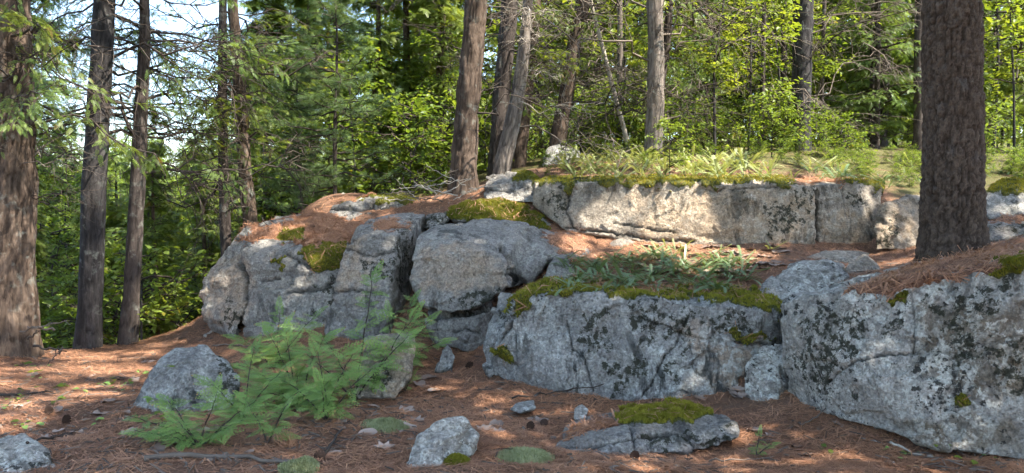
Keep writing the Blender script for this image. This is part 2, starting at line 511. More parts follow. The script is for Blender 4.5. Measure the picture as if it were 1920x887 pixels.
def build_ground():
    xs, ys = axis(-5.5, 5.5, 0.04, 900), axis(3.8, 11.0, 0.04, 900)
    X, Y = np.meshgrid(xs, ys)
    Z = height(X, Y)
    V = np.stack([X.ravel(), Y.ravel(), Z.ravel()], 1)
    ny, nx = X.shape
    i = np.arange((ny - 1) * nx).reshape(ny - 1, nx)[:, :-1].ravel()
    F = np.stack([i, i + 1, i + nx + 1, i + nx], 1)
    m = NT('needle_floor')
    v = m.coord()
    vn = m.coord((1, 1, 1))
    a = m.noise(v, 3.0, 8, 0.62)
    b = m.noise(vn, 42.0, 6, 0.72, 1.2)
    c = m.noise(v, 130.0, 4, 0.7, 0.8)
    col = m.mix(b, (0.06, 0.028, 0.018), (0.29, 0.155, 0.095))
    col = m.mix(m.ramp(c, [(0.45, 0.0), (0.75, 0.7)]), col, (0.33, 0.22, 0.15))
    col = m.mix(m.ramp(a, [(0.5, 0.0), (0.7, 0.55)]), col, (0.13, 0.10, 0.075))
    gp = m.ramp(m.math('ADD', m.attr('green'), m.math('MULTIPLY', m.math('SUBTRACT', a, 0.5), 1.2)), [(0.5, 0.0), (0.75, 1.0)])
    col = m.mix(m.math('MULTIPLY', gp, 0.75), col, m.mix(b, (0.03, 0.045, 0.012), (0.12, 0.14, 0.04)))
    nb = m.bump(m.math('ADD', b, m.math('MULTIPLY', c, 0.6)), 0.9, 0.03)
    mat = m.done(m.principled(col, 0.92, 0.15, nb))
    green = np.clip((np.hypot(V[:, 0], V[:, 1]) - 10.0) / 2.5, 0, 1) * 0.8
    o = link('ground', mesh_np('ground', V, F, mat, {'green': green}, True))
    tag(o, 'forest floor of rusty fallen pine needles rising between the boulders', None, None, 'structure')
    return o

build_ground()

# ------------------------------------------------------------------ templates
def frond_template(n=11, ang=50, wid=0.05, L=0.34, droop=0.12, taper=0.6):
    V, F = [], []
    def rh(p, d, l, w):
        d = np.array([math.cos(d), math.sin(d)])
        q = np.array([-d[1], d[0]])
        k = len(V)
        for s, t in ((0, 0), (0.45, 0.5), (1, 0), (0.45, -0.5)):
            pt = p + d * l * s + q * w * t
            V.append((pt[0], pt[1], -droop * pt[0] ** 2 - 0.25 * abs(pt[1]) ** 1.5))
        F.append((k, k + 1, k + 2, k + 3))
    rh(np.array([0, 0.0]), 0.0, 1.0, wid * 0.6)
    for i in range(n):
        t = 0.12 + 0.82 * i / (n - 1)
        l = L * (1.05 - t) ** taper * (0.55 + 0.45 * min(1, t / 0.2))
        for s in (1, -1):
            rh(np.array([t + 0.02 * s, 0]), s * R(ang), l, wid)
    return np.array(V), np.array(F)

def frond2_template(n=8, m=4, droop=0.32):
    """two-level flat cedar spray"""
    V, F = [], []
    def rh(p, a, l, w):
        d = np.array([math.cos(a), math.sin(a)]); q = np.array([-d[1], d[0]])
        k = len(V)
        for s, t in ((0, 0.15), (0.5, 0.5), (1, 0), (0.5, -0.5), ):
            pt = p + d * l * s + q * w * t
            V.append((pt[0], pt[1], -droop * pt[0] ** 2 - 0.3 * abs(pt[1]) ** 1.6))
        F.append((k, k + 1, k + 2, k + 3))
    rh(np.array([0, 0.0]), 0, 1.0, 0.022)
    rr = random.Random(3)
    for i in range(n):
        t = 0.1 + 0.85 * i / (n - 1)
        l = 0.42 * (1.06 - t) ** 0.75 * min(1, 0.5 + t * 2.2)
        for s in (1, -1):
            a = s * R(46 + rr.uniform(-6, 6)); p = np.array([t + 0.025 * s, 0])
            rh(p, a, l, 0.026)
            mm = max(2, int(m * l / 0.3))
            for j in range(mm):
                u = 0.25 + 0.7 * j / mm
                q = p + np.array([math.cos(a), math.sin(a)]) * l * u
                for s2 in (1, -1):
                    rh(q, a + s2 * R(38), 0.15 * (1.1 - u) * (0.45 + l), 0.026)
    return np.array(V), np.array(F)

def fern_template(arch, n=18, w=0.085):
    """arched polypody frond rising from the origin"""
    V, F = [], []
    def pos(t):
        return np.array([t * (1 - 0.12 * arch * t), 0, 0.62 * t - arch * 0.62 * t * t])
    for i in range(n):
        t = 0.16 + 0.84 * i / n
        p = pos(t); d = unit(pos(t + 0.02) - p)
        l = w * (math.sin(math.pi * min(1, (0.22 + 0.78 * (1 - t)) ** 0.8)) ** 0.6)
        hw = 0.42 / n
        for s in (1, -1):
            k = len(V)
            tip = p + np.array([0.15 * l, s * l, -0.12 * l])
            V += [p - d * hw, p + d * hw, tip + d * hw * 0.4, tip - d * hw * 0.35]
            F.append((k, k + 1, k + 2, k + 3) if s > 0 else (k, k + 3, k + 2, k + 1))
    for i in range(8):
        t0, t1 = i / 8, (i + 1) / 8
        k = len(V); e = np.array([0, 0.008, 0])
        up = np.array([0, 0, 0.004])
        V += [pos(t0) - e + up, pos(t1) - e * 0.6 + up, pos(t1) + e * 0.6 + up, pos(t0) + e + up]
        F.append((k, k + 1, k + 2, k + 3))
    return np.array(V), np.array(F)

LEAF_V = np.array([(0, 0, 0), (0.28, 0.30, 0.05), (0.62, 0.24, 0.03), (1, 0, -0.12), (0.62, -0.24, 0.03), (0.28, -0.30, 0.05), (0.5, 0, -0.03)], float)
LEAF_F = np.array([(0, 6, 2, 1), (6, 3, 3, 2), (0, 5, 4, 6), (6, 4, 3, 3)])
LEAF_Q = np.array([(0, 1, 2, 3), (0, 3, 4, 5)])
LEAF_T = np.array([(0, 6, 1), (1, 6, 2), (6, 3, 2), (0, 5, 6), (5, 4, 6), (6, 4, 3)])
SPRAY_V, SPRAY_F = frond_template(7, 52, 0.085, 0.36, 0.2)
SPRAY2_V, SPRAY2_F = frond_template(7, 55, 0.10, 0.42, 0.25)

def tuft_template(n=26, seed=1):
    r = np.random.default_rng(seed)
    d = unit(r.normal(0, 1, (n, 3)) * np.array([0.7, 0.7, 0.5]) + np.array([0.75, 0, 0.1]))
    q = unit(np.cross(d, r.normal(0, 1, (n, 3))))
    base = d * 0.05
    V = np.stack([base - q * 0.014, base + q * 0.014, d * r.uniform(0.75, 1.0, (n, 1)) - np.array([0, 0, 0.08])], 1).reshape(-1, 3)
    return V, np.arange(n * 3).reshape(n, 3)
TUFT_V, TUFT_F = tuft_template()

# ------------------------------------------------------------------ rocks
W3 = lambda x, y, z: np.array([x, y, z], float)

def rock(name, label, hulls, voxel=0.02, seed=0, amp=1.0, mat=None, cracks=(), moss=(), duff=(), tan=(), stain_shade=(), smooth=4, facet=1.0,
         moss_mat=None, moss_h=0.02, moss_n=9000, cat='rock', group=None, push=(), dz=0.0):
    bm = bmesh.new()
    for H in hulls:
        vs = [bm.verts.new(p if isinstance(p, np.ndarray) else U(*p)) for p in H]
        bm.verts.ensure_lookup_table()
        r = bmesh.ops.convex_hull(bm, input=vs)
        junk = [e for e in r['geom_interior'] if isinstance(e, bmesh.types.BMVert)]
        bmesh.ops.delete(bm, geom=list(set(junk)), context='VERTS')
    for v_ in bm.verts:
        v_.co.z += dz
    me = bpy.data.meshes.new('tmp')
    bm.to_mesh(me); bm.free()
    o = bpy.data.objects.new('tmp', me)
    COL.objects.link(o)
    md = o.modifiers.new('r', 'REMESH'); md.mode = 'VOXEL'; md.voxel_size = voxel
    ms = o.modifiers.new('s', 'SMOOTH'); ms.iterations = smooth; ms.factor = 0.5
    dg = bpy.context.evaluated_depsgraph_get()
    ev = o.evaluated_get(dg)
    em = ev.to_mesh()
    n = len(em.vertices)
    V = np.empty(n * 3, np.float32); em.vertices.foreach_get('co', V); V = V.reshape(-1, 3).astype(float)
    N = np.empty(n * 3, np.float32); em.vertices.foreach_get('normal', N); N = N.reshape(-1, 3).astype(float)
    nl = len(em.loops); F = np.empty(nl, np.int32); em.loops.foreach_get('vertex_index', F); F = F.reshape(-1, 4)
    ev.to_mesh_clear()
    bpy.data.objects.remove(o); bpy.data.meshes.remove(me)
    # relief
    W = V + 0.06 * np.stack([vnoise(V, 4.0, seed + k) for k in (50, 51, 52)], 1)
    f1, f2, t1 = cells(W * np.array([1, 1, 1.25]), 2.6, seed + 3)
    g1, g2, t2 = cells(W, 7.0, seed + 13)
    strat = vnoise(W * np.array([0.5, 0.5, 1.0]), 5.5, seed + 77)
    disp = fbm(V, 1.4, 3, seed) * 0.055 + 0.016 * facet * np.sign(strat) * np.minimum(1, np.abs(strat) / 0.12) + t1 * 0.06 * facet + t2 * 0.016 * facet + fbm(V, 9.0, 3, seed + 20) * 0.014
    rid = np.abs(vnoise(W, 2.4, seed + 31))
    disp -= 0.02 * np.exp(-(rid / 0.018) ** 2) * facet
    disp -= 0.012 * np.clip(fbm(V, 22.0, 2, seed + 41) - 0.1, 0, 1)
    disp *= amp
    px, py = proj(V - np.array([0, 0, dz]))
    face = (N * unit(CAM - V)).sum(1)
    jx, jy = vnoise(V, 9.0, seed + 60), vnoise(V, 9.0, seed + 61)
    kx, ky = vnoise(V, 32.0, seed + 64), vnoise(V, 32.0, seed + 65)
    crk = np.zeros(n)
    for pts, wpx, dep in cracks:
        d = dist_line(px + jx * 3 + 2 * vnoise(V, 30.0, seed + 62), py + jy * 3 + 2 * vnoise(V, 30.0, seed + 63), pts)
        disp -= 0.9 * dep * np.exp(-(d / (wpx * 0.7)) ** 2) * np.clip(face * 4 + 0.4, 0, 1)
        crk = np.maximum(crk, np.exp(-(d / (wpx * 0.55)) ** 2))
    for pts, rad, dep in push:
        d = dist_line(px, py, pts)
        disp += dep * np.exp(-(d / rad) ** 2) * np.clip(face * 4 + 0.4, 0, 1)
    def mask(polys, nz=-2.0, jit=10):
        m_ = np.zeros(n)
        for p in polys:
            m_ = np.maximum(m_, (in_poly(px + jx * jit + kx * jit * 0.7, py + jy * jit + ky * jit * 0.7, p) & (N[:, 2] > nz) & (face > -0.35)).astype(float))
        return m_
    A = {'moss': mask(moss, -0.1), 'duff': mask(duff, 0.12), 'tan': mask(tan, jit=25), 'stain_shade': mask(stain_shade, jit=18) * 0.57}
    A['duff'] *= 1 - A['moss']
    A['crack'] = crk
    disp = disp + A['moss'] * (0.6 + 0.8 * (vnoise(V, 14.0, seed + 5) + 0.3)) * moss_h
    V = V + N * disp[:, None]
    # soften the attribute edges
    E = np.concatenate([F[:, [0, 1]], F[:, [1, 2]], F[:, [2, 3]], F[:, [3, 0]]])
    for k in ('tan', 'stain_shade', 'duff', 'moss'):
        for _ in range(3 if k in ('tan', 'stain_shade') else 1):
            s_ = np.bincount(E[:, 0], A[k][E[:, 1]], n); c_ = np.bincount(E[:, 0], minlength=n)
            A[k] = 0.4 * A[k] + 0.6 * s_ / np.maximum(c_, 1)
    hg = height(V[:, 0], V[:, 1], False)
    ok = (V[:, 2] > hg - 0.12)[F].any(1)
    F = F[ok]
    used = np.unique(F); re = np.full(n, -1); re[used] = np.arange(len(used))
    F = re[F]; V = V[used]; N = N[used]; A = {k: v[used] for k, v in A.items()}
    base = np.array([V[:, 0].mean(), V[:, 1].mean(), V[:, 2].min()])
    ob = link(name, mesh_np(name, V - base, F, mat or M_ROCK_GREY, A, True), None, base)
    tag(ob, label, cat, group, 'thing')
    T = np.concatenate([F[:, [0, 1, 2]], F[:, [0, 2, 3]]])
    rec = dict(o=ob, V=V, T=T, N=N, A=A, base=base)
    if moss:
        P, Nn = sample(rec, A['moss'] > 0.5, moss_n, seed)
        moss_part(ob, base, P, Nn, moss_mat or M_MOSS, seed, moss_h)
    return rec

def sample(rec, vmask, count, seed):
    T = rec['T'][vmask[rec['T']].all(1)]
    if len(T) == 0:
        return np.zeros((0, 3)), np.zeros((0, 3))
    V = rec['V']
    a, b, c = V[T[:, 0]], V[T[:, 1]], V[T[:, 2]]
    nn = np.cross(b - a, c - a)
    ar = np.linalg.norm(nn, axis=1)
    r = np.random.default_rng(seed)
    i = r.choice(len(T), count, p=ar / ar.sum())
    u, v = r.random(count), r.random(count)
    f = u + v > 1; u[f] = 1 - u[f]; v[f] = 1 - v[f]
    P = a[i] + (b - a)[i] * u[:, None] + (c - a)[i] * v[:, None]
    return P, unit(nn[i])

def moss_part(parent, base, P, N, mat, seed, h):
    if len(P) == 0:
        return
    r = np.random.default_rng(seed + 900)
    n = len(P)
    up = unit(N * 0.8 + np.array([0, 0, 0.5]) + r.normal(0, 0.35, (n, 3)))
    sd = unit(np.cross(up, r.normal(0, 1, (n, 3))))
    hh = (h * 0.5 + 0.008) * r.uniform(0.6, 1.5, (n, 1)); w = 0.006 * r.uniform(0.6, 1.4, (n, 1))
    V = np.stack([P - sd * w - up * 0.004, P + sd * w - up * 0.004, P + up * hh], 1).reshape(-1, 3) - base
    clump = np.clip(0.5 + 0.8 * fbm(P, 9.0, 3, seed) + r.normal(0, 0.18, n), 0, 1)
    o = link('moss', mesh_np('moss', V, np.arange(n * 3).reshape(n, 3), mat, {'tint': np.repeat(clump, 3)}), parent)
    o['kind'] = 'stuff'

ROCKS = {}

ROCKS['R'] = rock('boulder', 'large pale block speckled with black lichen, needles strewn on top, beside the thick trunk',
    [[(1463, 566, 6.05), (1470, 690, 6.1), (1475, 740, 6.15), (1500, 760, 5.95), (1600, 786, 5.5), (1720, 828, 5.02), (1800, 848, 4.85), (2060, 880, 4.55),
      (1560, 552, 5.85), (1700, 537, 5.45), (1780, 520, 5.2), (1920, 490, 4.9), (2150, 470, 4.6), (1510, 552, 6.7), (1600, 528, 7.0), (1735, 489, 6.9),
      (1920, 452, 6.7), (2150, 430, 6.5), (1500, 720, 6.9), (2100, 800, 6.6)],
     [(1700, 840, 5.8), (1800, 880, 5.2), (1850, 900, 4.95), (2060, 920, 4.75), (1600, 815, 6.2), (1750, 700, 6.5), (2060, 700, 6.3), (2050, 940, 5.0)],
     [(1402, 680, 6.3), (1430, 652, 6.35), (1470, 652, 6.3), (1392, 745, 6.22), (1440, 768, 6.05), (1500, 775, 6.0), (1480, 640, 6.6), (1420, 720, 6.8), (1500, 720, 6.7)]],
    0.013, 11, 0.6, M_ROCK_WHITE, smooth=6, facet=0.8,
    cracks=[([(1556, 712), (1580, 695), (1610, 680), (1660, 668), (1712, 661)], 2.6, 0.04), ([(1712, 661), (1716, 600), (1708, 545)], 2.2, 0.012),
            ([(1466, 690), (1475, 730), (1490, 765)], 6, 0.04)],
    push=[([(1640, 720), (1700, 710)], 60, 0.03)],
    duff=[[(1580, 553), (1640, 525), (1735, 488), (1920, 448), (2150, 430), (2150, 470), (1930, 490), (1800, 520), (1720, 536), (1650, 548)]],
    tan=[[(1715, 570), (2000, 560), (2000, 760), (1800, 740), (1720, 690)], [(1690, 780), (1900, 780), (1900, 860), (1700, 860)]],
    stain_shade=[[(1640, 600), (1700, 590), (1690, 640), (1650, 650)], [(1760, 610), (1830, 600), (1850, 690), (1790, 680)], [(1850, 640), (1930, 620), (1930, 760), (1870, 740)], [(1720, 560), (1770, 545), (1760, 590)], [(1480, 660), (1530, 680), (1560, 740), (1500, 740)], [(1490, 590), (1560, 580), (1590, 640), (1640, 660), (1590, 690), (1540, 720), (1500, 660)], [(1560, 580), (1620, 590), (1640, 640), (1600, 650)],
           [(1740, 560), (1900, 500), (1920, 540), (1860, 590), (1780, 600)], [(1580, 720), (1620, 740), (1600, 770)]],
    moss=[[(1780, 742), (1812, 738), (1822, 758), (1790, 766)], [(1650, 552), (1700, 545), (1700, 562), (1665, 566)], [(1850, 505), (1930, 482), (1930, 510), (1870, 520)]],
    moss_n=1500, moss_h=0.015)

ROCKS['M'] = rock('boulder', 'broad blue-grey boulder with dark streaks and a moss crest under dark green ferns',
    [[(962, 566, 6.8), (1050, 547, 6.68), (1180, 560, 6.55), (1300, 566, 6.5), (1462, 588, 6.5), (918, 700, 6.9), (1000, 742, 6.62), (1150, 752, 6.4),
      (1330, 752, 6.33), (1400, 738, 6.4), (1466, 740, 6.5), (940, 620, 6.85), (1000, 536, 7.4), (1150, 522, 8.0), (1450, 545, 7.6), (1466, 640, 7.8), (960, 700, 7.8)],
     [(905, 652, 7.05), (936, 545, 7.25), (968, 545, 7.15), (920, 712, 6.95), (985, 600, 6.9), (985, 720, 6.85), (985, 560, 7.5), (940, 690, 7.6)]],
    0.0125, 23, 0.65, M_ROCK_BLUE, smooth=5,
    cracks=[([(1060, 600), (1075, 655), (1096, 668), (1112, 735)], 2.6, 0.03), ([(1290, 600), (1262, 650), (1236, 690), (1205, 745)], 2.6, 0.03),
            ([(1380, 640), (1465, 650)], 4, 0.04), ([(968, 560), (955, 620), (940, 640)], 5, 0.05)],
    push=[([(1010, 660), (1050, 690)], 45, 0.05), ([(1060, 590), (1100, 600)], 50, 0.03)],
    moss=[[(955, 590), (965, 555), (990, 532), (1060, 532), (1200, 545), (1330, 545), (1430, 552), (1462, 572), (1460, 600), (1430, 588), (1380, 570),
           (1300, 556), (1180, 556), (1060, 548), (1000, 556), (975, 592)], [(1370, 622), (1440, 620), (1460, 640), (1390, 640)],
          [(918, 655), (965, 652), (968, 675), (940, 670)]],
    moss_mat=M_MOSS, moss_n=16000, moss_h=0.03, duff=[[(1060, 538), (1180, 520), (1380, 525), (1440, 548), (1300, 552), (1180, 552)], [(915, 652), (960, 648), (962, 668), (930, 668)]],
    tan=[[(1340, 640), (1465, 650), (1465, 740), (1330, 740)], [(1260, 600), (1340, 590), (1330, 680)]],
    stain_shade=[[(1085, 590), (1135, 585), (1145, 650), (1100, 670), (1085, 640)], [(1130, 690), (1180, 660), (1200, 720), (1150, 740)], [(1320, 590), (1400, 580), (1420, 620), (1350, 630)], [(1240, 570), (1275, 565), (1262, 640), (1235, 620)], [(1000, 560), (1030, 556), (1020, 600)], [(1150, 560), (1240, 560), (1230, 640), (1205, 720), (1180, 720), (1190, 620)],
           [(1260, 570), (1330, 575), (1300, 640), (1250, 730), (1215, 740), (1270, 640)], [(1050, 640), (1085, 650), (1075, 670)], [(940, 560), (960, 555), (965, 600), (950, 610)]])

ROCKS['B1'] = rock('boulder', 'tall fissured grey boulder with needles and moss patches on its sloping crown, beside slim trunks',
    [[(376, 570, 8.95), (388, 520, 9.1), (425, 462, 9.2), (462, 425, 9.3), (510, 415, 9.5), (470, 500, 8.75), (465, 560, 8.65), (390, 612, 8.85), (440, 632, 8.6), (455, 640, 9.4),
      (400, 600, 9.6), (480, 440, 9.8), W3(-3.3, 9.9, -0.4)],
     [(458, 470, 8.85), (470, 450, 9.05), (520, 470, 8.8), (600, 490, 8.6), (655, 470, 8.75), (460, 560, 8.68), (458, 630, 8.55), (530, 640, 8.4), (610, 620, 8.4), (625, 560, 8.45),
      (500, 418, 9.5), (640, 425, 9.5), (600, 400, 10.0), (520, 405, 10.0), (480, 620, 9.6), (640, 600, 9.6), (690, 420, 9.8)]],
    0.017, 37, 0.85, M_ROCK_GREY, smooth=4,
    cracks=[([(452, 488), (458, 520), (462, 560), (456, 570)], 6, 0.12), ([(456, 570), (450, 600), (455, 640)], 4, 0.06), ([(490, 525), (520, 522)], 4, 0.03),
            ([(540, 550), (600, 545), (625, 530)], 5, 0.05), ([(440, 447), (520, 442), (560, 452)], 4, 0.04), ([(540, 480), (600, 510), (640, 500)], 5, 0.04)],
    duff=[[(440, 445), (480, 425), (540, 415), (600, 385), (720, 395), (690, 430), (650, 460), (600, 462), (560, 470), (530, 450), (490, 448)]],
    moss=[[(522, 432), (570, 430), (572, 450), (530, 452)], [(560, 468), (650, 455), (658, 470), (640, 505), (600, 510), (570, 490)], [(508, 488), (535, 484), (540, 496), (515, 502)]],
    moss_n=5000, tan=[[(380, 500), (450, 470), (470, 560), (450, 620), (400, 600)], [(445, 470), (470, 480), (465, 560), (450, 560)]],
    stain_shade=[[(600, 520), (640, 505), (625, 590), (600, 560)], [(570, 590), (600, 580), (590, 640), (565, 630)], [(420, 590), (455, 560), (455, 635), (425, 630)]])  # first patch darkens the edge beside the next boulder

ROCKS['B1b'] = rock('rock_ledge', 'low dark layered ledge capped with moss at the back of the needle-strewn boulder crown',
    [[(618, 385, 10.1), (700, 378, 10.0), (760, 375, 10.1), (782, 380, 10.3), (785, 410, 10.0), (700, 425, 9.8), (625, 420, 9.9), (640, 372, 10.8), (760, 368, 10.8), (700, 400, 11.2)]],
    0.02, 41, 1.0, M_ROCK_GREY, cracks=[([(618, 398), (690, 392), (770, 396)], 4, 0.06), ([(700, 380), (697, 415)], 4, 0.05)],
    moss=[[(625, 378), (700, 366), (760, 364), (785, 374), (785, 392), (770, 384), (700, 376)]], moss_n=2500,
    duff=[[(640, 376), (760, 364), (780, 372), (700, 378)]], stain_shade=[[(625, 395), (690, 390), (740, 395), (690, 415), (640, 412)]])

ROCKS['B2'] = rock('boulder', 'upright narrow grey boulder wedged in the middle of three, with a dark shaded side',
    [[(668, 442, 8.5), (695, 425, 8.6), (735, 408, 8.95), (798, 402, 9.1), (748, 440, 8.35), (742, 480, 8.25), (725, 560, 8.15), (705, 610, 8.1), (612, 595, 8.3),
      (635, 520, 8.35), (615, 650, 8.25), (720, 660, 8.1), (782, 440, 9.0), (770, 560, 8.9), (800, 398, 9.7), (690, 412, 9.7), (640, 600, 9.4), (770, 620, 9.3)]],
    0.017, 53, 0.75, M_ROCK_GREY, smooth=4, cracks=[([(625, 548), (680, 545), (725, 552)], 4, 0.04), ([(655, 470), (700, 480), (740, 470)], 4, 0.02)],
    duff=[[(690, 425), (740, 415), (775, 425), (720, 432)]], stain_shade=[[(745, 430), (790, 410), (775, 480), (760, 550), (735, 550)], [(690, 480), (740, 470), (725, 540), (690, 520)]],  # side-face patch paints in the shadow on that side
    tan=[[(650, 450), (700, 470), (690, 540), (640, 540)]])

ROCKS['B2b'] = rock('stone', 'small dark angular stone lodged between the grey boulders and the moss hump',
    [[(798, 408, 9.2), (830, 402, 9.2), (842, 412, 9.3), (815, 430, 9.0), (795, 428, 9.1), (800, 404, 9.7), (840, 405, 9.7), (815, 440, 9.6)]], 0.018, 57, 0.6, M_ROCK_GREY,
    stain_shade=[[(795, 400), (845, 400), (845, 440), (795, 440)]])

ROCKS['B3'] = rock('boulder', 'rounded grey-green boulder split across its foot by a level crack',
    [[(780, 448, 8.35), (810, 425, 8.6), (860, 415, 8.75), (920, 414, 8.9), (990, 420, 9.0), (768, 520, 8.05), (790, 575, 7.95), (840, 590, 7.85), (900, 578, 7.85), (955, 535, 7.95),
      (948, 490, 8.0), (905, 470, 8.0), (800, 480, 8.05), (960, 440, 8.6), (800, 560, 9.0), (940, 560, 9.0), (990, 430, 9.5), (820, 425, 9.5)],
     [(796, 598, 8.02), (900, 590, 7.95), (940, 575, 8.1), (815, 650, 8.0), (880, 662, 7.85), (915, 650, 7.95), (800, 640, 8.8), (930, 640, 8.8), (900, 560, 8.8), (810, 570, 8.8)],
     [(945, 440, 8.7), (1000, 425, 9.0), (1042, 448, 9.0), (1030, 480, 8.5), (985, 520, 8.25), (1000, 535, 8.3), (950, 545, 8.3), (1010, 530, 8.9), (950, 460, 9.4)],
     [(985, 424, 9.05), (1060, 440, 9.2), (1115, 452, 9.2), (1105, 474, 8.75), (1030, 486, 8.5), (1000, 442, 9.5), (1110, 462, 9.6), (1040, 525, 8.9)]],
    0.0175, 61, 0.75, M_ROCK_GREY, smooth=8, facet=0.6,
    cracks=[([(800, 592), (850, 590), (900, 583), (940, 572)], 4.5, 0.09), ([(938, 460), (955, 480), (962, 530)], 5, 0.08), ([(962, 515), (985, 540)], 9, 0.10), ([(850, 620), (870, 618), (900, 625)], 4, 0.03)],
    duff=[[(1010, 442), (1060, 438), (1130, 450), (1110, 478), (1050, 476)]],
    stain_shade=[[(820, 565), (950, 545), (940, 580), (830, 590)]], tan=[[(775, 460), (960, 480), (950, 560), (780, 540)]])

ROCKS['B3b'] = rock('boulder', 'low sloping grey rock with needles, between the rounded boulder and the ferns',
    [[(1008, 530, 8.15), (1030, 488, 8.3), (1075, 480, 8.4), (1110, 490, 8.4), (1120, 520, 8.1), (1010, 545, 8.1), (1100, 550, 8.0), (1060, 468, 9.0), (1150, 480, 8.9), (1100, 560, 8.8)],
     [(1140, 456, 9.05), (1165, 445, 9.1), (1200, 452, 9.15), (1208, 470, 9.05), (1150, 475, 8.95), (1170, 448, 9.5), (1200, 470, 9.5)]],
    0.0175, 67, 0.7, M_ROCK_GREY, smooth=6, duff=[[(1060, 480), (1130, 470), (1130, 500), (1090, 500)]], tan=[[(1140, 440), (1210, 440), (1210, 480), (1140, 480)]])

ROCKS['S'] = rock('rock_slab', 'long pale warm slab with golden moss along its top edge and sunlit ferns above',
    [[(1002, 350, 9.45), (1060, 347, 9.4), (1130, 342, 9.3), (1290, 344, 9.2), (1480, 348, 9.3), (1530, 352, 9.36), (1062, 432, 9.3), (1000, 385, 9.5), (1130, 442, 9.15), (1240, 462, 9.1),
      (1400, 464, 9.15), (1528, 464, 9.25), (1010, 338, 10.8), (1290, 332, 11.0), (1530, 336, 11.0), (1060, 420, 10.6), (1520, 440, 10.8), (1280, 400, 9.12)],
     [(1522, 348, 9.42), (1600, 343, 9.5), (1652, 352, 9.65), (1650, 400, 9.62), (1640, 462, 9.42), (1522, 464, 9.34), (1522, 400, 9.36), (1525, 336, 11.0), (1650, 342, 10.8), (1640, 440, 10.6), (1540, 440, 10.6)]],
    0.016, 71, 0.5, M_ROCK_WARM, smooth=3, facet=0.7,
    cracks=[([(1531, 360), (1534, 400), (1530, 464)], 4, 0.05), ([(1060, 428), (1130, 434), (1215, 448), (1300, 452)], 2.6, 0.05), ([(1150, 420), (1215, 428), (1260, 436)], 2.2, 0.03), ([(1330, 356), (1420, 352), (1470, 350)], 2.2, 0.03), ([(1070, 350), (1064, 400), (1075, 430)], 4, 0.04)],
    moss=[[(1130, 330), (1200, 326), (1290, 332), (1380, 326), (1480, 330), (1490, 348), (1460, 350), (1400, 344), (1290, 350), (1230, 352), (1180, 346), (1130, 346)],
          [(1040, 340), (1075, 338), (1085, 360), (1060, 360)], [(1570, 338), (1650, 340), (1655, 356), (1600, 348)], [(1005, 336), (1130, 330), (1130, 338), (1010, 346)]],
    moss_mat=M_MOSS_GOLD, moss_n=9000, moss_h=0.035, duff=[[(1000, 335), (1200, 318), (1500, 318), (1660, 335), (1650, 345), (1480, 340), (1130, 338), (1010, 346)]],
    tan=[[(1180, 360), (1530, 360), (1530, 460), (1200, 450)], [(1540, 400), (1640, 400), (1640, 460), (1540, 460)]],
    stain_shade=[[(1440, 380), (1520, 370), (1500, 440), (1425, 450)], [(1480, 350), (1540, 345), (1540, 380), (1500, 375)], [(1010, 360), (1070, 350), (1080, 420), (1040, 410)], [(1580, 360), (1630, 360), (1610, 390)],
           [(1350, 360), (1400, 365), (1380, 385)]])

ROCKS['S2'] = rock('boulder', 'grey block at the narrow end of the long slab beside the leaning trunks',
    [[(908, 340, 10.2), (945, 330, 10.2), (990, 332, 10.25), (985, 372, 9.85), (912, 380, 9.85), (1005, 380, 9.75), (915, 330, 10.8), (1000, 330, 10.9), (950, 390, 10.6), (1020, 350, 10.4)]],
    0.018, 73, 0.8, M_ROCK_GREY, cracks=[([(910, 358), (960, 356)], 4, 0.04)], moss=[[(960, 334), (985, 326), (1015, 330), (1010, 350), (985, 345), (965, 350)]], moss_n=1500)
ROCKS['S3'] = rock('rock_hump', 'low hump cushioned in green and rusty moss above the rounded boulder',
    [[(835, 400, 9.5), (870, 388, 9.6), (930, 380, 9.8), (985, 392, 9.7), (1035, 425, 9.35), (1030, 440, 9.25), (900, 418, 9.2), (840, 412, 9.3), (900, 385, 10.4), (1000, 395, 10.3), (930, 440, 9.8)]],
    0.02, 79, 0.6, M_ROCK_GREY, smooth=8, moss=[[(828, 400), (870, 384), (930, 374), (990, 388), (1040, 425), (1035, 440), (1000, 428), (900, 416), (840, 415)]], moss_n=14000, moss_h=0.03, moss_mat=M_MOSS,
    duff=[[(930, 375), (990, 388), (1000, 410), (950, 400)]])
ROCKS['S4'] = rock('boulder', 'rough mossy stone tucked between the long slab and the thick trunk',
    [[(1642, 440, 9.0), (1660, 395, 9.2), (1700, 368, 9.3), (1740, 370, 9.4), (1740, 470, 9.0), (1640, 470, 8.95), (1700, 370, 10), (1760, 380, 10), (1700, 480, 9.8)]],
    0.02, 83, 1.0, M_ROCK_WARM, stain_shade=[[(1650, 400), (1680, 390), (1690, 460), (1645, 465)]], tan=[[(1640, 380), (1740, 380), (1740, 470), (1640, 470)]])
ROCKS['S5'] = rock('boulder', 'blue-grey rock wearing a cap of golden moss behind the thick trunk',
    [[(1838, 372, 9.2), (1870, 358, 9.3), (1925, 350, 9.4), (1990, 350, 9.3), (1990, 410, 9.0), (1850, 412, 9.0), (1870, 345, 10.3), (2000, 345, 10.3), (1930, 420, 10)]],
    0.02, 87, 0.8, M_ROCK_BLUE, moss=[[(1840, 340), (1990, 335), (1990, 362), (1920, 358), (1890, 362), (1845, 362)]], moss_mat=M_MOSS_GOLD, moss_n=3500, moss_h=0.03)
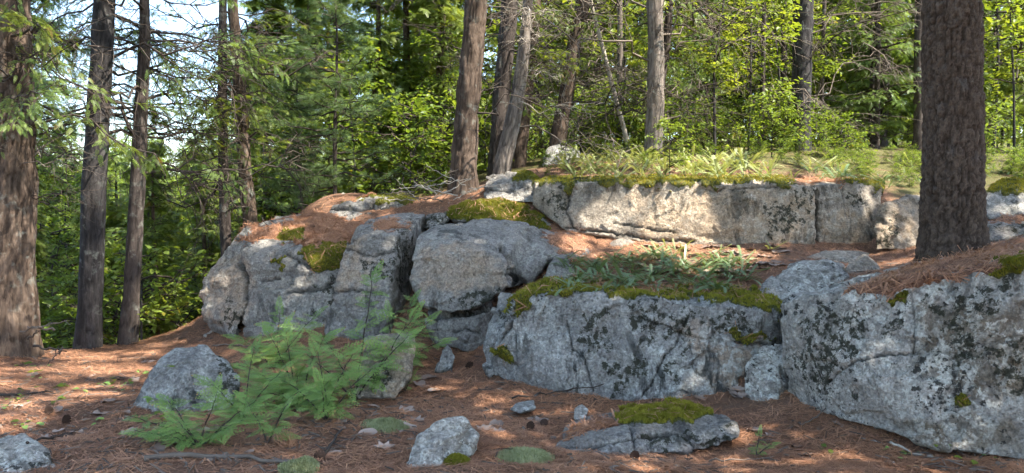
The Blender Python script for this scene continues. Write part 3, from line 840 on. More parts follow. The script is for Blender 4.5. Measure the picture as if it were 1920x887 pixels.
ROCKS['S6'] = rock('boulder', 'dark flat rock in shade below the moss-capped rock behind the thick trunk',
    [[(1838, 425, 8.6), (1900, 408, 8.7), (2000, 400, 8.6), (1850, 452, 8.3), (2000, 450, 8.2), (1900, 412, 9.2), (2000, 405, 9.2), (1920, 470, 8.8)]],
    0.02, 89, 0.8, M_ROCK_GREY, duff=[[(1840, 425), (1920, 405), (2000, 400), (2000, 415), (1900, 422)]], stain_shade=[[(1850, 430), (2000, 415), (2000, 450), (1850, 450)]])
ROCKS['P1'] = rock('boulder', 'whitish boulder dotted with black lichen, half buried above the pale block',
    [[(1420, 548, 7.3), (1450, 510, 7.5), (1500, 490, 7.6), (1560, 488, 7.6), (1590, 520, 7.4), (1585, 560, 7.1), (1440, 565, 7.2), (1500, 488, 8.1), (1580, 500, 8.1), (1500, 560, 7.9)]],
    0.0165, 91, 0.7, M_ROCK_WHITE, smooth=6)
ROCKS['P2'] = rock('boulder', 'smooth pale grey rounded stone behind the black-dotted one',
    [[(1570, 525, 7.7), (1590, 490, 7.8), (1625, 475, 7.9), (1645, 490, 7.9), (1658, 512, 7.8), (1600, 535, 7.6), (1620, 476, 8.4), (1650, 500, 8.4), (1610, 540, 8.2)]],
    0.0165, 93, 0.5, M_ROCK_WARM, smooth=8, facet=0.5)
ROCKS['P3'] = rock('stone', 'flat pale stone lying in leaf litter at the foot of the long slab',
    [[(1500, 486, 8.7), (1540, 474, 8.8), (1600, 470, 8.9), (1630, 476, 8.8), (1600, 492, 8.5), (1520, 496, 8.5), (1560, 480, 9.1), (1560, 510, 8.8)]], 0.02, 95, 0.5, M_ROCK_WARM)
ROCKS['L1'] = rock('stone', 'rounded grey stone behind the low cedar sprigs on open needles',
    [[(248, 758, 6.0), (262, 720, 6.0), (300, 672, 6.15), (330, 648, 6.25), (385, 645, 6.3), (425, 672, 6.2), (448, 705, 6.1), (440, 750, 6.0), (300, 778, 5.85), (400, 775, 5.9), (330, 650, 6.7),
      (420, 680, 6.7), (350, 760, 6.7), (350, 690, 5.95)]], 0.014, 101, 0.45, M_ROCK_BLUE, smooth=6, dz=-0.03, stain_shade=[[(390, 650), (450, 690), (445, 740), (410, 700)]])
ROCKS['L2'] = rock('stone', 'squarish pale stone partly hidden by cedar sprigs',
    [[(662, 735, 6.5), (668, 690, 6.55), (690, 640, 6.65), (720, 630, 6.7), (774, 630, 6.7), (776, 660, 6.6), (768, 705, 6.5), (740, 745, 6.45), (670, 748, 6.45), (700, 634, 7.1), (770, 634, 7.1), (720, 740, 7.0)]],
    0.013, 103, 0.6, M_ROCK_WARM, smooth=4, stain_shade=[[(680, 690), (720, 680), (735, 735), (690, 745)]], tan=[[(720, 640), (776, 640), (770, 730), (730, 740)]])
ROCKS['L3'] = rock('stone', 'small upright blue-grey stone at the foot of the rounded boulder',
    [[(822, 690, 7.3), (828, 655, 7.4), (838, 648, 7.4), (856, 668, 7.35), (850, 698, 7.25), (815, 698, 7.3), (840, 650, 7.7), (840, 700, 7.7)]], 0.013, 105, 0.35, M_ROCK_BLUE, smooth=3)
ROCKS['F1'] = rock('stone', 'rough pale stone in the nearest needles beside a pale moss tuft',
    [[(757, 868, 4.7), (790, 800, 4.85), (830, 775, 4.95), (870, 772, 4.98), (892, 800, 4.9), (880, 835, 4.78), (830, 875, 4.65), (775, 890, 4.6), (840, 780, 5.3), (890, 810, 5.2), (820, 870, 5.1)]],
    0.0105, 107, 0.7, M_ROCK_WHITE, smooth=3, dz=-0.045, tan=[[(850, 780), (900, 800), (890, 850), (850, 840)]])
ROCKS['F2'] = rock('flat_stone', 'flat grey stone with a green moss cushion in front of the broad boulder',
    [[(1020, 838, 5.1), (1040, 802, 5.25), (1100, 795, 5.35), (1200, 780, 5.5), (1300, 778, 5.55), (1380, 782, 5.45), (1385, 800, 5.35), (1330, 818, 5.25), (1180, 835, 5.12), (1040, 845, 5.05),
      (1080, 775, 5.85), (1280, 745, 5.95), (1350, 765, 5.9), (1200, 830, 5.7)]], 0.012, 109, 0.75, M_ROCK_GREY, smooth=3, dz=-0.075,
    cracks=[([(1050, 815), (1120, 818), (1200, 805), (1290, 800)], 4, 0.03), ([(1180, 790), (1190, 830)], 4, 0.03)],
    moss=[[(1150, 765), (1200, 745), (1250, 738), (1320, 748), (1335, 765), (1290, 775), (1220, 782), (1165, 782)]], moss_n=12000, moss_h=0.03, moss_mat=M_MOSS,
    duff=[[(1050, 800), (1110, 775), (1160, 770), (1160, 785), (1100, 796)]], stain_shade=[[(1200, 795), (1380, 785), (1380, 815), (1200, 830)]])
ROCKS['F3'] = rock('stone', 'pale grey stone cut by the lower corner of the picture',
    [[(-60, 890, 4.5), (0, 832, 4.75), (45, 815, 4.9), (90, 842, 4.75), (125, 900, 4.5), (20, 820, 5.2), (100, 870, 5.0), (-40, 850, 5.1), (20, 930, 4.6)]], 0.012, 113, 0.5, M_ROCK_WHITE, smooth=6)
ROCKS['F4'] = rock('stone', 'thin grey stone chip in front of the broad boulder near a twig',
    [[(955, 768, 6.0), (965, 757, 6.1), (1000, 752, 6.15), (1003, 765, 6.05), (975, 775, 5.95), (985, 756, 6.35), (980, 775, 6.2)]], 0.01, 117, 0.25, M_ROCK_BLUE, smooth=2)
ROCKS['F5'] = rock('stone', 'small knobbly whitish stone on the far rim of the flat mossy stone',
    [[(1074, 785, 5.75), (1078, 765, 5.85), (1092, 758, 5.9), (1105, 768, 5.85), (1100, 785, 5.75), (1085, 790, 5.7), (1090, 762, 6.05), (1090, 795, 5.9)]], 0.01, 119, 0.25, M_ROCK_WHITE, smooth=2)
ROCKS['K1'] = rock('boulder', 'far lichened rock beside the leaning trunks behind the long slab',
    [[(1015, 320, 12.0), (1025, 280, 12.1), (1050, 272, 12.2), (1085, 280, 12.1), (1095, 310, 12.0), (1050, 325, 11.8), (1040, 274, 12.8), (1080, 300, 12.8)]], 0.03, 121, 0.8, M_ROCK_BLUE)

# ------------------------------------------------------------------ trunks and trees
def trunk_mesh(name, pts, mat, segs=28, rows=120, seed=0, rough=0.012, plates=None, flare=0.25, base=None):
    """pts: world (x,y,z,r) list from base up; bark relief in real geometry"""
    pts = np.array(pts, float)
    s = np.concatenate([[0], np.cumsum(np.linalg.norm(np.diff(pts[:, :3], axis=0), axis=1))])
    vis = 5.5
    q = np.concatenate([np.linspace(0, min(vis, s[-1] * 0.7), rows, endpoint=False), np.linspace(min(vis, s[-1] * 0.7), s[-1], max(8, rows // 5))])
    # smooth interpolation
    def ci(k):
        v = np.interp(q, s, pts[:, k])
        kern = np.hanning(9); kern /= kern.sum()
        vp = np.pad(v, 4, mode='reflect', reflect_type='odd')
        return np.convolve(vp, kern, 'valid')
    P = np.stack([ci(0), ci(1), ci(2)], 1)
    r = np.interp(q, s, pts[:, 3])
    r = r * (1 + flare * np.exp(-q / (1.1 * r[0] + 0.05)))
    V, F = tubes(P[None], r[None], segs)
    C = np.repeat(P, segs, 0)
    N = unit(V - C)
    local = V - P[0]
    u = np.repeat(r, segs)[:, None]
    ang = np.tile(np.arange(segs) * 2 * math.pi / segs, len(q))
    A = np.stack([np.cos(ang) * r.max(), np.sin(ang) * r.max(), np.repeat(q, segs)], 1)
    if plates:
        B_ = A * np.array([1, 1, 0.36]) + 0.03 * np.stack([vnoise(A, 7, seed + i) + 0.4 * vnoise(A, 26, seed + 40 + i) for i in range(3)], 1)
        f1, f2, t = cells(B_, plates, seed)
        h1_, h2_, t_ = cells(B_ * np.array([1, 1, 1.3]), plates * 2.1, seed + 5)
        g = np.maximum(np.clip(1 - (f2 - f1) / 0.16, 0, 1), 0.55 * np.clip(1 - (h2_ - h1_) / 0.2, 0, 1))
        d = -g * rough + t * rough * 0.4 + vnoise(A, 34.0, seed + 8) * rough * 0.4
    else:
        n1 = np.abs(vnoise(A * np.array([1, 1, 0.14]), 26.0, seed)); n2 = np.abs(vnoise(A * np.array([1, 1, 0.2]), 48.0, seed + 1))
        g = np.clip(1 - n1 / 0.28, 0, 1)
        d = -g * rough + n2 * rough * 0.6 + vnoise(A * np.array([1, 1, 0.5]), 8.0, seed + 2) * rough * 0.8
    d = d + fbm(A, 3.0, 2, seed + 4) * 0.05 * u[:, 0]
    V = V + N * d[:, None]
    return mesh_np(name, V - (P[0] if base is None else base), F, mat, {'groove': g}, True)

def dead_branch(seed, L=1.6, n1=9, n2=4, mat=M_DEAD, droop=0.15, r0=0.014):
    rng = np.random.default_rng(seed)
    main = branch_paths(rng, np.zeros((1, 3)), np.array([[1, 0, rng.uniform(-0.15, 0.35)]]), [L], 10, droop, 0.16, rng.uniform(-0.05, 0.25))
    parts = [(*tubes(main, np.linspace(r0, r0 * 0.25, 10)[None], 4), None)]
    t = np.sort(rng.uniform(0.15, 0.97, n1))
    P0 = np.stack([np.interp(t, np.linspace(0, 1, 10), main[0, :, k]) for k in range(3)], 1)
    sgn = np.where(np.arange(n1) % 2, 1, -1)
    D = np.stack([rng.uniform(0.5, 1.0, n1), sgn * rng.uniform(0.4, 1.0, n1), rng.normal(-0.05, 0.3, n1)], 1)
    l1 = L * (0.2 + 0.45 * (1 - t)) * rng.uniform(0.6, 1.2, n1)
    s1 = branch_paths(rng, P0, D, l1, 6, 0.2, 0.22)
    parts.append((*tubes(s1, np.linspace(1, 0.25, 6)[None] * r0 * 0.45 * np.ones((n1, 1)), 3), None))
    i = np.repeat(np.arange(n1), n2); k = rng.integers(1, 6, len(i))
    P2 = s1[i, k]
    D2 = unit(s1[i, k] - s1[i, k - 1]) + rng.normal(0, 0.6, (len(i), 3))
    s2 = branch_paths(rng, P2, D2, np.repeat(l1, n2) * rng.uniform(0.25, 0.6, len(i)), 4, 0.25, 0.2)
    parts.append((*tubes(s2, np.linspace(1, 0.3, 4)[None] * r0 * 0.26 * np.ones((len(i), 1)), 3), None))
    V, F, _ = merge(parts)
    return mesh_np('dead_branch', V, F, mat, None, True)

DEADS = [dead_branch(200 + i, 1.3 + 0.12 * i, 9, 4, M_DEAD if i % 3 else M_TWIG, 0.1 + 0.05 * (i % 4)) for i in range(9)]
DEADS_PALE = [dead_branch(230 + i, 1.2 + 0.2 * i, 7, 3, M_DEAD_PALE, 0.05 + 0.12 * i, 0.013) for i in range(3)]
DARK_BR = [dead_branch(250 + i, 1.5 + 0.2 * i, 9, 4, M_TWIG, 0.15, 0.02) for i in range(5)]

def conifer_parts(seed, H, z0, Rmax, nb, spray=(SPRAY_V, SPRAY_F), ss=0.26, per=9, droop=0.35, mat=M_HEM, bark=M_BARK_DARK, r0=0.13, top=0.25, side=0.45, shape=0.8, sag=0.1):
    rng = np.random.default_rng(seed)
    zb = z0 + (H - z0) * rng.random(nb) ** 0.9 * 0.97
    az = rng.random(nb) * 2 * math.pi
    rel = (zb - z0) / (H - z0)
    L = Rmax * (top + (1 - top) * (1 - rel) ** shape) * rng.uniform(0.55, 1.15, nb) * np.minimum(1, 0.55 + rel * 4)
    D = np.stack([np.cos(az), np.sin(az), rng.normal(0.12, 0.12, nb)], 1)
    P0 = np.stack([np.zeros(nb), np.zeros(nb), zb], 1)
    K = 8
    bp = branch_paths(rng, P0, D, L, K, droop, 0.10, 0.12)
    wood = [(*tubes(bp, (np.linspace(1, 0.2, K)[None] * (0.006 + 0.011 * L[:, None])), 4), None)]
    # side twigs
    i = np.repeat(np.arange(nb), per)
    t = np.tile((np.arange(per) + 0.5) / per, nb) * 0.78 + 0.2 + rng.uniform(-0.04, 0.04, nb * per)
    t = np.clip(t, 0, 0.995)
    kf = t * (K - 1); k0 = np.minimum(kf.astype(int), K - 2); fr = (kf - k0)[:, None]
    Q = bp[i, k0] * (1 - fr) + bp[i, k0 + 1] * fr
    tg = unit(bp[i, k0 + 1] - bp[i, k0])
    sd = unit(np.cross(tg, np.array([0, 0, 1.0])))
    sg = np.where(rng.random(len(i)) < 0.5, 1, -1)[:, None]
    D2 = unit(tg * 0.75 + sd * sg * rng.uniform(0.3, 1.1, (len(i), 1)) + rng.normal(0, 0.15, (len(i), 3)))
    l2 = np.clip(side * L[i] * (1.15 - t), 0.15, 0.9) * rng.uniform(0.6, 1.2, len(i))
    tw = branch_paths(rng, Q, D2, l2, 4, droop * 0.8, 0.1)
    wood.append((*tubes(tw, np.linspace(1, 0.4, 4)[None] * 0.004 * np.ones((len(i), 1)), 3), None))
    # sprays on twigs
    P, X = [], []
    for k in (1, 2, 3):
        for s_ in (1, -1):
            P.append(tw[:, k]); dd = unit(tw[:, k] - tw[:, k - 1])
            sdd = unit(np.cross(dd, np.array([0, 0, 1.0])))
            X.append(dd + s_ * sdd * (0.75 if k < 3 else 0.3) + rng.normal(0, 0.18, dd.shape) - np.array([0, 0, sag]))
    P = np.concatenate(P); X = unit(np.concatenate(X))
    Nn = unit(np.array([0, 0, 1.0]) + rng.normal(0, 0.3, P.shape))
    S = ss * rng.uniform(0.6, 1.25, len(P))
    tint = np.clip(np.tile(np.repeat(rng.random(nb), per), 6) * 0.5 + rng.random(len(P)) * 0.5, 0, 1)
    keep = rng.random(len(P)) < 0.9
    V, F, tt = scatter(spray[0], spray[1], P[keep], frames(X[keep], Nn[keep]), S[keep], tint[keep])
    WV, WF, _ = merge(wood)
    tp = [(0, 0, -0.3, r0 * 1.1), (rng.normal(0, .06), rng.normal(0, .06), H * 0.3, r0 * 0.8), (rng.normal(0, .08), rng.normal(0, .08), H * 0.65, r0 * 0.5), (0, 0, H, r0 * 0.08)]
    return dict(trunk=trunk_mesh('trunk', tp, bark, 12, 50, seed, 0.008, base=np.zeros(3)), limbs=mesh_np('limbs', WV, WF, M_TWIG, None, True),
                crown=mesh_np('crown', V, F, mat, {'tint': tt}))

def broad_parts(seed, H, z0, Rmax, nb, leaf=0.09, per=60, mat=M_MAPLE, bark=M_BARK_GREY, r0=0.08, spread=0.5, flat=0.35, gob=None, org=None):
    rng = np.random.default_rng(seed)
    zb = z0 + (H - z0) * rng.random(nb)
    az = rng.random(nb) * 2 * math.pi
    rel = (zb - z0) / (H - z0)
    L = Rmax * np.sqrt(np.clip(1 - (rel * 1.5 - 0.6) ** 2, 0.1, 1)) * rng.uniform(0.5, 1.1, nb)
    D = np.stack([np.cos(az), np.sin(az), rng.uniform(0.1, 0.7, nb)], 1)
    P0 = np.stack([np.zeros(nb), np.zeros(nb), zb * 0.92], 1)
    K = 8
    bp = branch_paths(rng, P0, D, L, K, 0.15, 0.14)
    if gob is not None:
        kb = gob(bp[:, 4] + org) & gob(bp[:, 6] + org)
        bp, L, nb = bp[kb], L[kb], int(kb.sum())
    wood = [(*tubes(bp, (np.linspace(1, 0.15, K)[None] * (0.004 + 0.010 * L[:, None])), 4), None)]
    m = 7
    i = np.repeat(np.arange(nb), m); t = rng.uniform(0.25, 1.0, len(i))
    k0 = np.minimum((t * (K - 1)).astype(int), K - 2)
    Q = bp[i, k0]
    tw = branch_paths(rng, Q, unit(bp[i, k0 + 1] - bp[i, k0]) + rng.normal(0, 0.55, (len(i), 3)) * np.array([1, 1, 0.5]), np.clip(0.42 * L[i], 0.15, 1.1) * rng.uniform(0.5, 1.2, len(i)), 5, 0.1, 0.15)
    if gob is not None:
        kt = gob(tw[:, 2] + org) & gob(tw[:, 4] + org)
        tw, i = tw[kt], i[kt]
    wood.append((*tubes(tw, np.linspace(1, 0.3, 5)[None] * 0.004 * np.ones((len(i), 1)), 3), None))
    pl = max(3, per // m)
    j = np.repeat(np.arange(len(i)), pl)
    u = rng.uniform(0.15, 1.0, len(j)); kk = np.minimum((u * 4).astype(int), 3)
    fr = (u * 4 - kk)[:, None]
    P = tw[j, kk] * (1 - fr) + tw[j, kk + 1] * fr + rng.normal(0, 0.035, (len(j), 3))
    X = unit(rng.normal(0, 1, P.shape) * np.array([1, 1, 0.35]) + unit(tw[j, 4] - tw[j, 0]) * 0.8 - np.array([0, 0, 0.25]))
    Nn = unit(np.array([0, 0, 1.0]) + rng.normal(0, flat, P.shape))
    S = leaf * (0.4 + 1.1 * rng.random(len(P)) ** 1.4)
    tint = np.clip(rng.random(nb)[i][j] * 0.4 + rng.random(len(P)) * 0.6, 0, 1)
    if gob is not None:
        kp = gob(P + org)
        P, X, Nn, S, tint = P[kp], X[kp], Nn[kp], S[kp], tint[kp]
    V, F, tt = scatter(LEAF_V[:6], LEAF_Q, P, frames(X, Nn), S, tint)
    WV, WF, _ = merge(wood)
    tp = [(0, 0, -0.3, r0 * 1.1), (rng.normal(0, .08), rng.normal(0, .08), H * 0.35, r0 * 0.8), (rng.normal(0, .1), rng.normal(0, .1), H * 0.7, r0 * 0.5), (0, 0, H, r0 * 0.06)]
    return dict(trunk=trunk_mesh('trunk', tp, bark, 10, 40, seed, 0.004, base=np.zeros(3)), limbs=mesh_np('limbs', WV, WF, M_TWIG, None, True),
                crown=mesh_np('crown', V, F, mat, {'tint': tt}))

def place_tree(kind, name, label, x, y, rz=0.0, s=1.0, group=None, cat='tree', z=None, tilt=0.0):
    t = thing(name, label, cat, (x, y, h1(x, y) if z is None else z), group, rz, s)
    t.rotation_euler = (tilt, 0, rz)
    for k in (('trunk', 'limbs', 'crown') if y < 30 else ('trunk', 'crown')):
        if kind.get(k):
            link(k, kind[k], t)
    return t

K_HEM = [conifer_parts(300 + i, 10.0, 0.7, 2.3, 120, per=8, droop=0.35, mat=M_HEM) for i in range(2)]
K_CED = [conifer_parts(310 + i, 9.0, 0.5, 1.7, 130, per=7, droop=0.15, mat=M_CEDARF, ss=0.30, sag=0.35, bark=M_BARK_WARM) for i in range(2)]
K_HIGH = [conifer_parts(320 + i, 14.0, 7.0, 2.2, 40, per=6, droop=0.3, mat=M_HEM, spray=(SPRAY2_V, SPRAY2_F), ss=0.34) for i in range(2)]
K_BROAD = [broad_parts(330 + i, 8.0, 1.0, 2.6, 60, leaf=0.11, per=110) for i in range(2)]
K_SAP = [broad_parts(340 + i, 3.2, 0.4, 1.1, 26, leaf=0.078, per=75, mat=M_MAPLE, r0=0.02) for i in range(2)]
K_BRIGHT = [broad_parts(350 + i, 4.2, 1.2, 1.3, 24, leaf=0.088, per=95, mat=M_BRIGHT, r0=0.025) for i in range(2)]
K_SHRUB = [broad_parts(360 + i, 1.3, 0.05, 0.8, 22, leaf=0.072, per=50, mat=M_MAPLE, r0=0.012) for i in range(2)]
K_WPINE = [conifer_parts(370, 4.5, 0.3, 1.5, 60, spray=(TUFT_V, TUFT_F), ss=0.12, per=9, droop=0.05, mat=M_PINE, r0=0.04, sag=-0.1, side=0.5)]

def green_branch(seed, L, mat, ss=0.12, droop=0.3):
    """one living limb with flat sprays"""
    rng = np.random.default_rng(seed)
    K = 9
    bp = branch_paths(rng, np.zeros((1, 3)), np.array([[1, 0, 0.1]]), [L], K, droop, 0.1, 0.1)
    n = 22
    t = np.linspace(0.15, 0.98, n); kf = t * (K - 1); k0 = np.minimum(kf.astype(int), K - 2)
    Q = bp[0, k0]; tg = unit(bp[0, k0 + 1] - bp[0, k0])
    sg = np.where(np.arange(n) % 2, 1, -1)[:, None]
    sd = unit(np.cross(tg, np.array([0, 0, 1.0])))
    l2 = L * 0.42 * (1.1 - t) * rng.uniform(0.6, 1.2, n) + 0.08
    tw = branch_paths(rng, Q, tg * 0.7 + sd * sg * rng.uniform(0.5, 1.0, (n, 1)), l2, 5, droop, 0.1)
    P, X = [], []
    for k in (1, 2, 3, 4):
        for s_ in (1, -1):
            dd = unit(tw[:, k] - tw[:, k - 1]); sdd = unit(np.cross(dd, np.array([0, 0, 1.0])))
            P.append(tw[:, k]); X.append(dd + s_ * sdd * (0.75 if k < 4 else 0.2) + rng.normal(0, 0.2, dd.shape) - np.array([0, 0, 0.25]))
    P = np.concatenate(P); X = unit(np.concatenate(X))
    N = unit(np.array([0, 0, 1.0]) + rng.normal(0, 0.3, P.shape))
    V, F, tt = scatter(SPRAY_V, SPRAY_F, P, frames(X, N), ss * rng.uniform(0.6, 1.2, len(P)), rng.random(len(P)))
    me = mesh_np('branch', V, F, mat, {'tint': tt})
    WV, WF, _ = merge([(*tubes(bp, np.linspace(0.016, 0.004, K)[None], 5), None), (*tubes(tw, np.linspace(1, 0.4, 5)[None] * 0.004 * np.ones((n, 1)), 3), None)])
    return me, mesh_np('wood', WV, WF, M_TWIG, None, True)

GREEN_BR = [green_branch(600 + i, 1.3 + 0.3 * i, M_HEM if i % 2 else M_CEDARF) for i in range(4)]

# ---- the trunks that can be told apart: (px,py,width px) rows from base to top of frame, at distance d
def main_tree(name, label, d, rows, mat, dead=(), seed=0, rough=0.012, plates=None, segs=28, nrow=150, flare=0.25, crown=None, top=13.0, cscale=1.0, group=None):
    pts = []
    for px, py, w in rows:
        p = U(px, py, d)
        pts.append([*p, w / 2 / FPX * d])
    b = np.array(pts[0][:3])
    gz = h1(b[0], b[1])
    dirv = (np.array(pts[-1][:3]) - np.array(pts[0][:3])); dirv /= dirv[2]
    first = list(pts[0])
    if gz - 0.15 < first[2]:
        q = np.array(first[:3]) + dirv * (gz - 0.2 - first[2])
        pts.insert(0, [*q, first[3] * 1.05])
    lp = pts[-1]
    for f in (0.35, 0.7, 1.0):
        zz = lp[2] + (top - lp[2]) * f
        pts.append([lp[0] + dirv[0] * (zz - lp[2]) * (1 - 0.5 * f), lp[1], zz, lp[3] * (1 - 0.8 * f)])
    base = np.array(pts[0][:3])
    t = thing(name, label, 'tree', base, group)
    link('trunk', trunk_mesh('trunk', pts, mat, segs, nrow, seed, rough, plates, flare, base=base), t)
    rr = random.Random(seed)
    P = np.array(pts)
    for spec in dead:
        if len(spec) == 4:
            py, azd, sc_, ms = spec
            z = U(960, py, d)[2]; az = R(azd)
        else:
            continue
        x = np.interp(z, P[:, 2], P[:, 0]); y = np.interp(z, P[:, 2], P[:, 1])
        pick = rr.choice(ms)
        if isinstance(pick, tuple):
            o = link('branch', pick[0], t); link('wood', pick[1], o)
        else:
            o = link('dead_branch', pick, t)
        o.matrix_basis = Matrix.Translation(Vector((x, y, z)) - Vector(base)) @ Matrix.Rotation(az, 4, 'Z') @ Matrix.Rotation(rr.uniform(-0.35, 0.3), 4, 'Y') @ Matrix.Rotation(rr.uniform(-1, 1), 4, 'X') @ Matrix.Scale(sc_, 4)
    if crown:
        c = crown
        for k in ('limbs', 'crown'):
            o = link(k, c[k], t)
            o.location = (pts[-1][0] - base[0], pts[-1][1] - base[1], max(0.0, top - 14.0) - 0.0 + (0 - base[2]) * 0)
            o.rotation_euler = (0, 0, rr.uniform(0, 6.28)); o.scale = (cscale,) * 3
    return t

def rd(seed, n, y0, y1, az0, az1, s0, s1, ms):
    r = random.Random(seed)
    return [(y0 + (y1 - y0) * (i + r.random()) / n, r.uniform(az0, az1), r.uniform(s0, s1), ms) for i in range(n)]

main_tree('pine_tree', 'thick dark-brown trunk with scaly bark rising behind the pale speckled block', 7.0,
          [(1787, 500, 116), (1786, 440, 107), (1786, 250, 103), (1785, 0, 100)], M_BARK_BIG, seed=1, rough=0.027, plates=12.0, segs=120, nrow=330, flare=0.3, crown=K_HIGH[0], top=23)
main_tree('cedar_tree', 'stout shaggy trunk cut by the frame edge, patched with sunlight over fallen sticks', 8.2,
          [(12, 660, 104), (14, 560, 92), (16, 380, 90), (18, 200, 82), (14, 0, 74)], M_BARK_WARM, rd(2, 8, -10, 420, -80, 110, 0.5, 1.0, DEADS) + rd(52, 7, -40, 260, -60, 100, 0.6, 1.0, GREEN_BR), 2, 0.02, None, 64, 200, crown=K_HIGH[1], top=18)
main_tree('pine_tree', 'straight grey trunk, the wider of two standing on open needles', 9.1,
          [(165, 650, 46), (170, 560, 42), (176, 350, 42), (188, 150, 40), (196, 0, 38)], M_BARK_GREY, rd(3, 11, -20, 300, -150, 150, 0.6, 1.2, DARK_BR) + rd(53, 11, -60, 230, 10, 170, 0.6, 1.1, GREEN_BR), 3, 0.006, None, 36, 160, crown=K_HIGH[0], top=14)
main_tree('pine_tree', 'slim dark trunk with wiry dead limbs, the thinner of two on open needles', 9.3,
          [(240, 645, 36), (246, 560, 30), (258, 350, 27), (265, 200, 24), (272, 60, 20), (270, 0, 17)], M_BARK_DARK, rd(4, 13, -10, 330, -150, 150, 0.6, 1.2, DARK_BR) + rd(54, 12, -60, 280, 10, 170, 0.5, 0.9, GREEN_BR), 4, 0.006, None, 28, 160, top=11)
main_tree('spruce_tree', 'very thin dark trunk at the back of the fissured boulder', 11.0,
          [(424, 470, 21), (419, 330, 20), (417, 200, 18), (418, 0, 14)], M_BARK_DARK, rd(5, 8, -10, 420, -180, 180, 0.5, 1.1, DARK_BR) + rd(55, 11, -20, 330, -180, 180, 0.5, 0.9, GREEN_BR), 5, 0.006, None, 20, 130, top=11)
main_tree('spruce_tree', 'slender brown trunk with peeling bark just beside the very thin one', 11.2,
          [(470, 425, 27), (460, 330, 25), (452, 200, 24), (442, 80, 20), (436, 0, 18)], M_BARK_WARM, rd(6, 7, -10, 400, -180, 180, 0.5, 1.1, DARK_BR) + rd(56, 8, -20, 350, -180, 180, 0.5, 0.9, GREEN_BR), 6, 0.008, None, 24, 130, top=12)
main_tree('cedar_tree', 'sunlit brown trunk with furrowed bark standing alone above the moss hump', 10.5,
          [(868, 362, 52), (871, 300, 45), (876, 200, 44), (885, 100, 42), (893, 0, 38)], M_BARK_WARM, rd(7, 8, -20, 260, -180, 180, 0.5, 1.0, DEADS), 7, 0.02, None, 48, 200, crown=K_HIGH[1], top=21)
main_tree('cedar_tree', 'dark shaggy trunk directly behind the pale leaning one', 12.0,
          [(932, 320, 34), (938, 200, 32), (950, 80, 31), (956, 0, 31)], M_BARK_DARK, rd(8, 8, -20, 280, -120, 120, 0.6, 1.1, DEADS) + rd(58, 9, -40, 200, 0, 180, 0.6, 1.0, GREEN_BR), 8, 0.016, None, 36, 150, crown=K_HIGH[0], top=21)
main_tree('cedar_tree', 'pale leaning trunk with bleached wood at the narrow end of the long slab', 11.0,
          [(940, 325, 32), (955, 255, 29), (970, 180, 26), (982, 100, 22), (990, 0, 17)], M_BARK_PALE, rd(9, 8, -20, 200, -90, 90, 0.4, 0.8, DEADS_PALE), 9, 0.012, None, 36, 150, top=11)
main_tree('cedar_tree', 'reddish trunk half hidden behind the pale leaning one', 12.6,
          [(972, 315, 26), (982, 220, 25), (994, 110, 24), (1004, 0, 22)], M_BARK_WARM, rd(10, 9, -20, 270, -100, 100, 0.6, 1.1, DEADS) + rd(60, 7, -40, 200, 0, 180, 0.6, 1.0, GREEN_BR), 10, 0.012, None, 28, 130, top=12)
main_tree('cedar_tree', 'dark leaning trunk with a broken pale limb stub in a tangle of dead twigs', 12.5,
          [(1043, 285, 32), (1052, 230, 29), (1066, 150, 28), (1080, 70, 27), (1094, 0, 28)], M_BARK_WARM, rd(11, 13, -20, 270, -110, 110, 0.7, 1.3, DEADS) + [(148, 5, 0.45, DEADS_PALE)], 11, 0.01, None, 32, 150, top=20, crown=K_HIGH[1])
main_tree('cedar_tree', 'straight trunk sunlit on one side behind the ferny slab', 12.0,
          [(1224, 290, 34), (1229, 200, 32), (1230, 100, 30), (1228, 0, 30)], M_BARK_PALE, rd(12, 13, -20, 290, -180, 180, 0.7, 1.3, DEADS) + rd(62, 7, -60, 120, 0, 180, 0.6, 1.0, GREEN_BR), 12, 0.01, None, 32, 150, top=21, crown=K_HIGH[0])
main_tree('cedar_tree', 'thin dark companion trunk touching the straight sunlit one', 12.4,
          [(1216, 290, 20), (1236, 180, 16), (1250, 80, 15), (1256, 0, 14)], M_BARK_DARK, rd(13, 9, -20, 250, -100, 100, 0.6, 1.2, DEADS), 13, 0.008, None, 20, 120, top=10)
main_tree('maple_tree', 'grey blotched trunk forking near the top of the picture, far behind the slab', 15.0,
          [(1500, 285, 38), (1502, 200, 35), (1504, 120, 35), (1507, 0, 36)], M_BARK_GREY, rd(14, 6, -10, 120, -90, 90, 0.8, 1.2, DEADS), 14, 0.012, None, 32, 130, top=21, crown=K_HIGH[1])
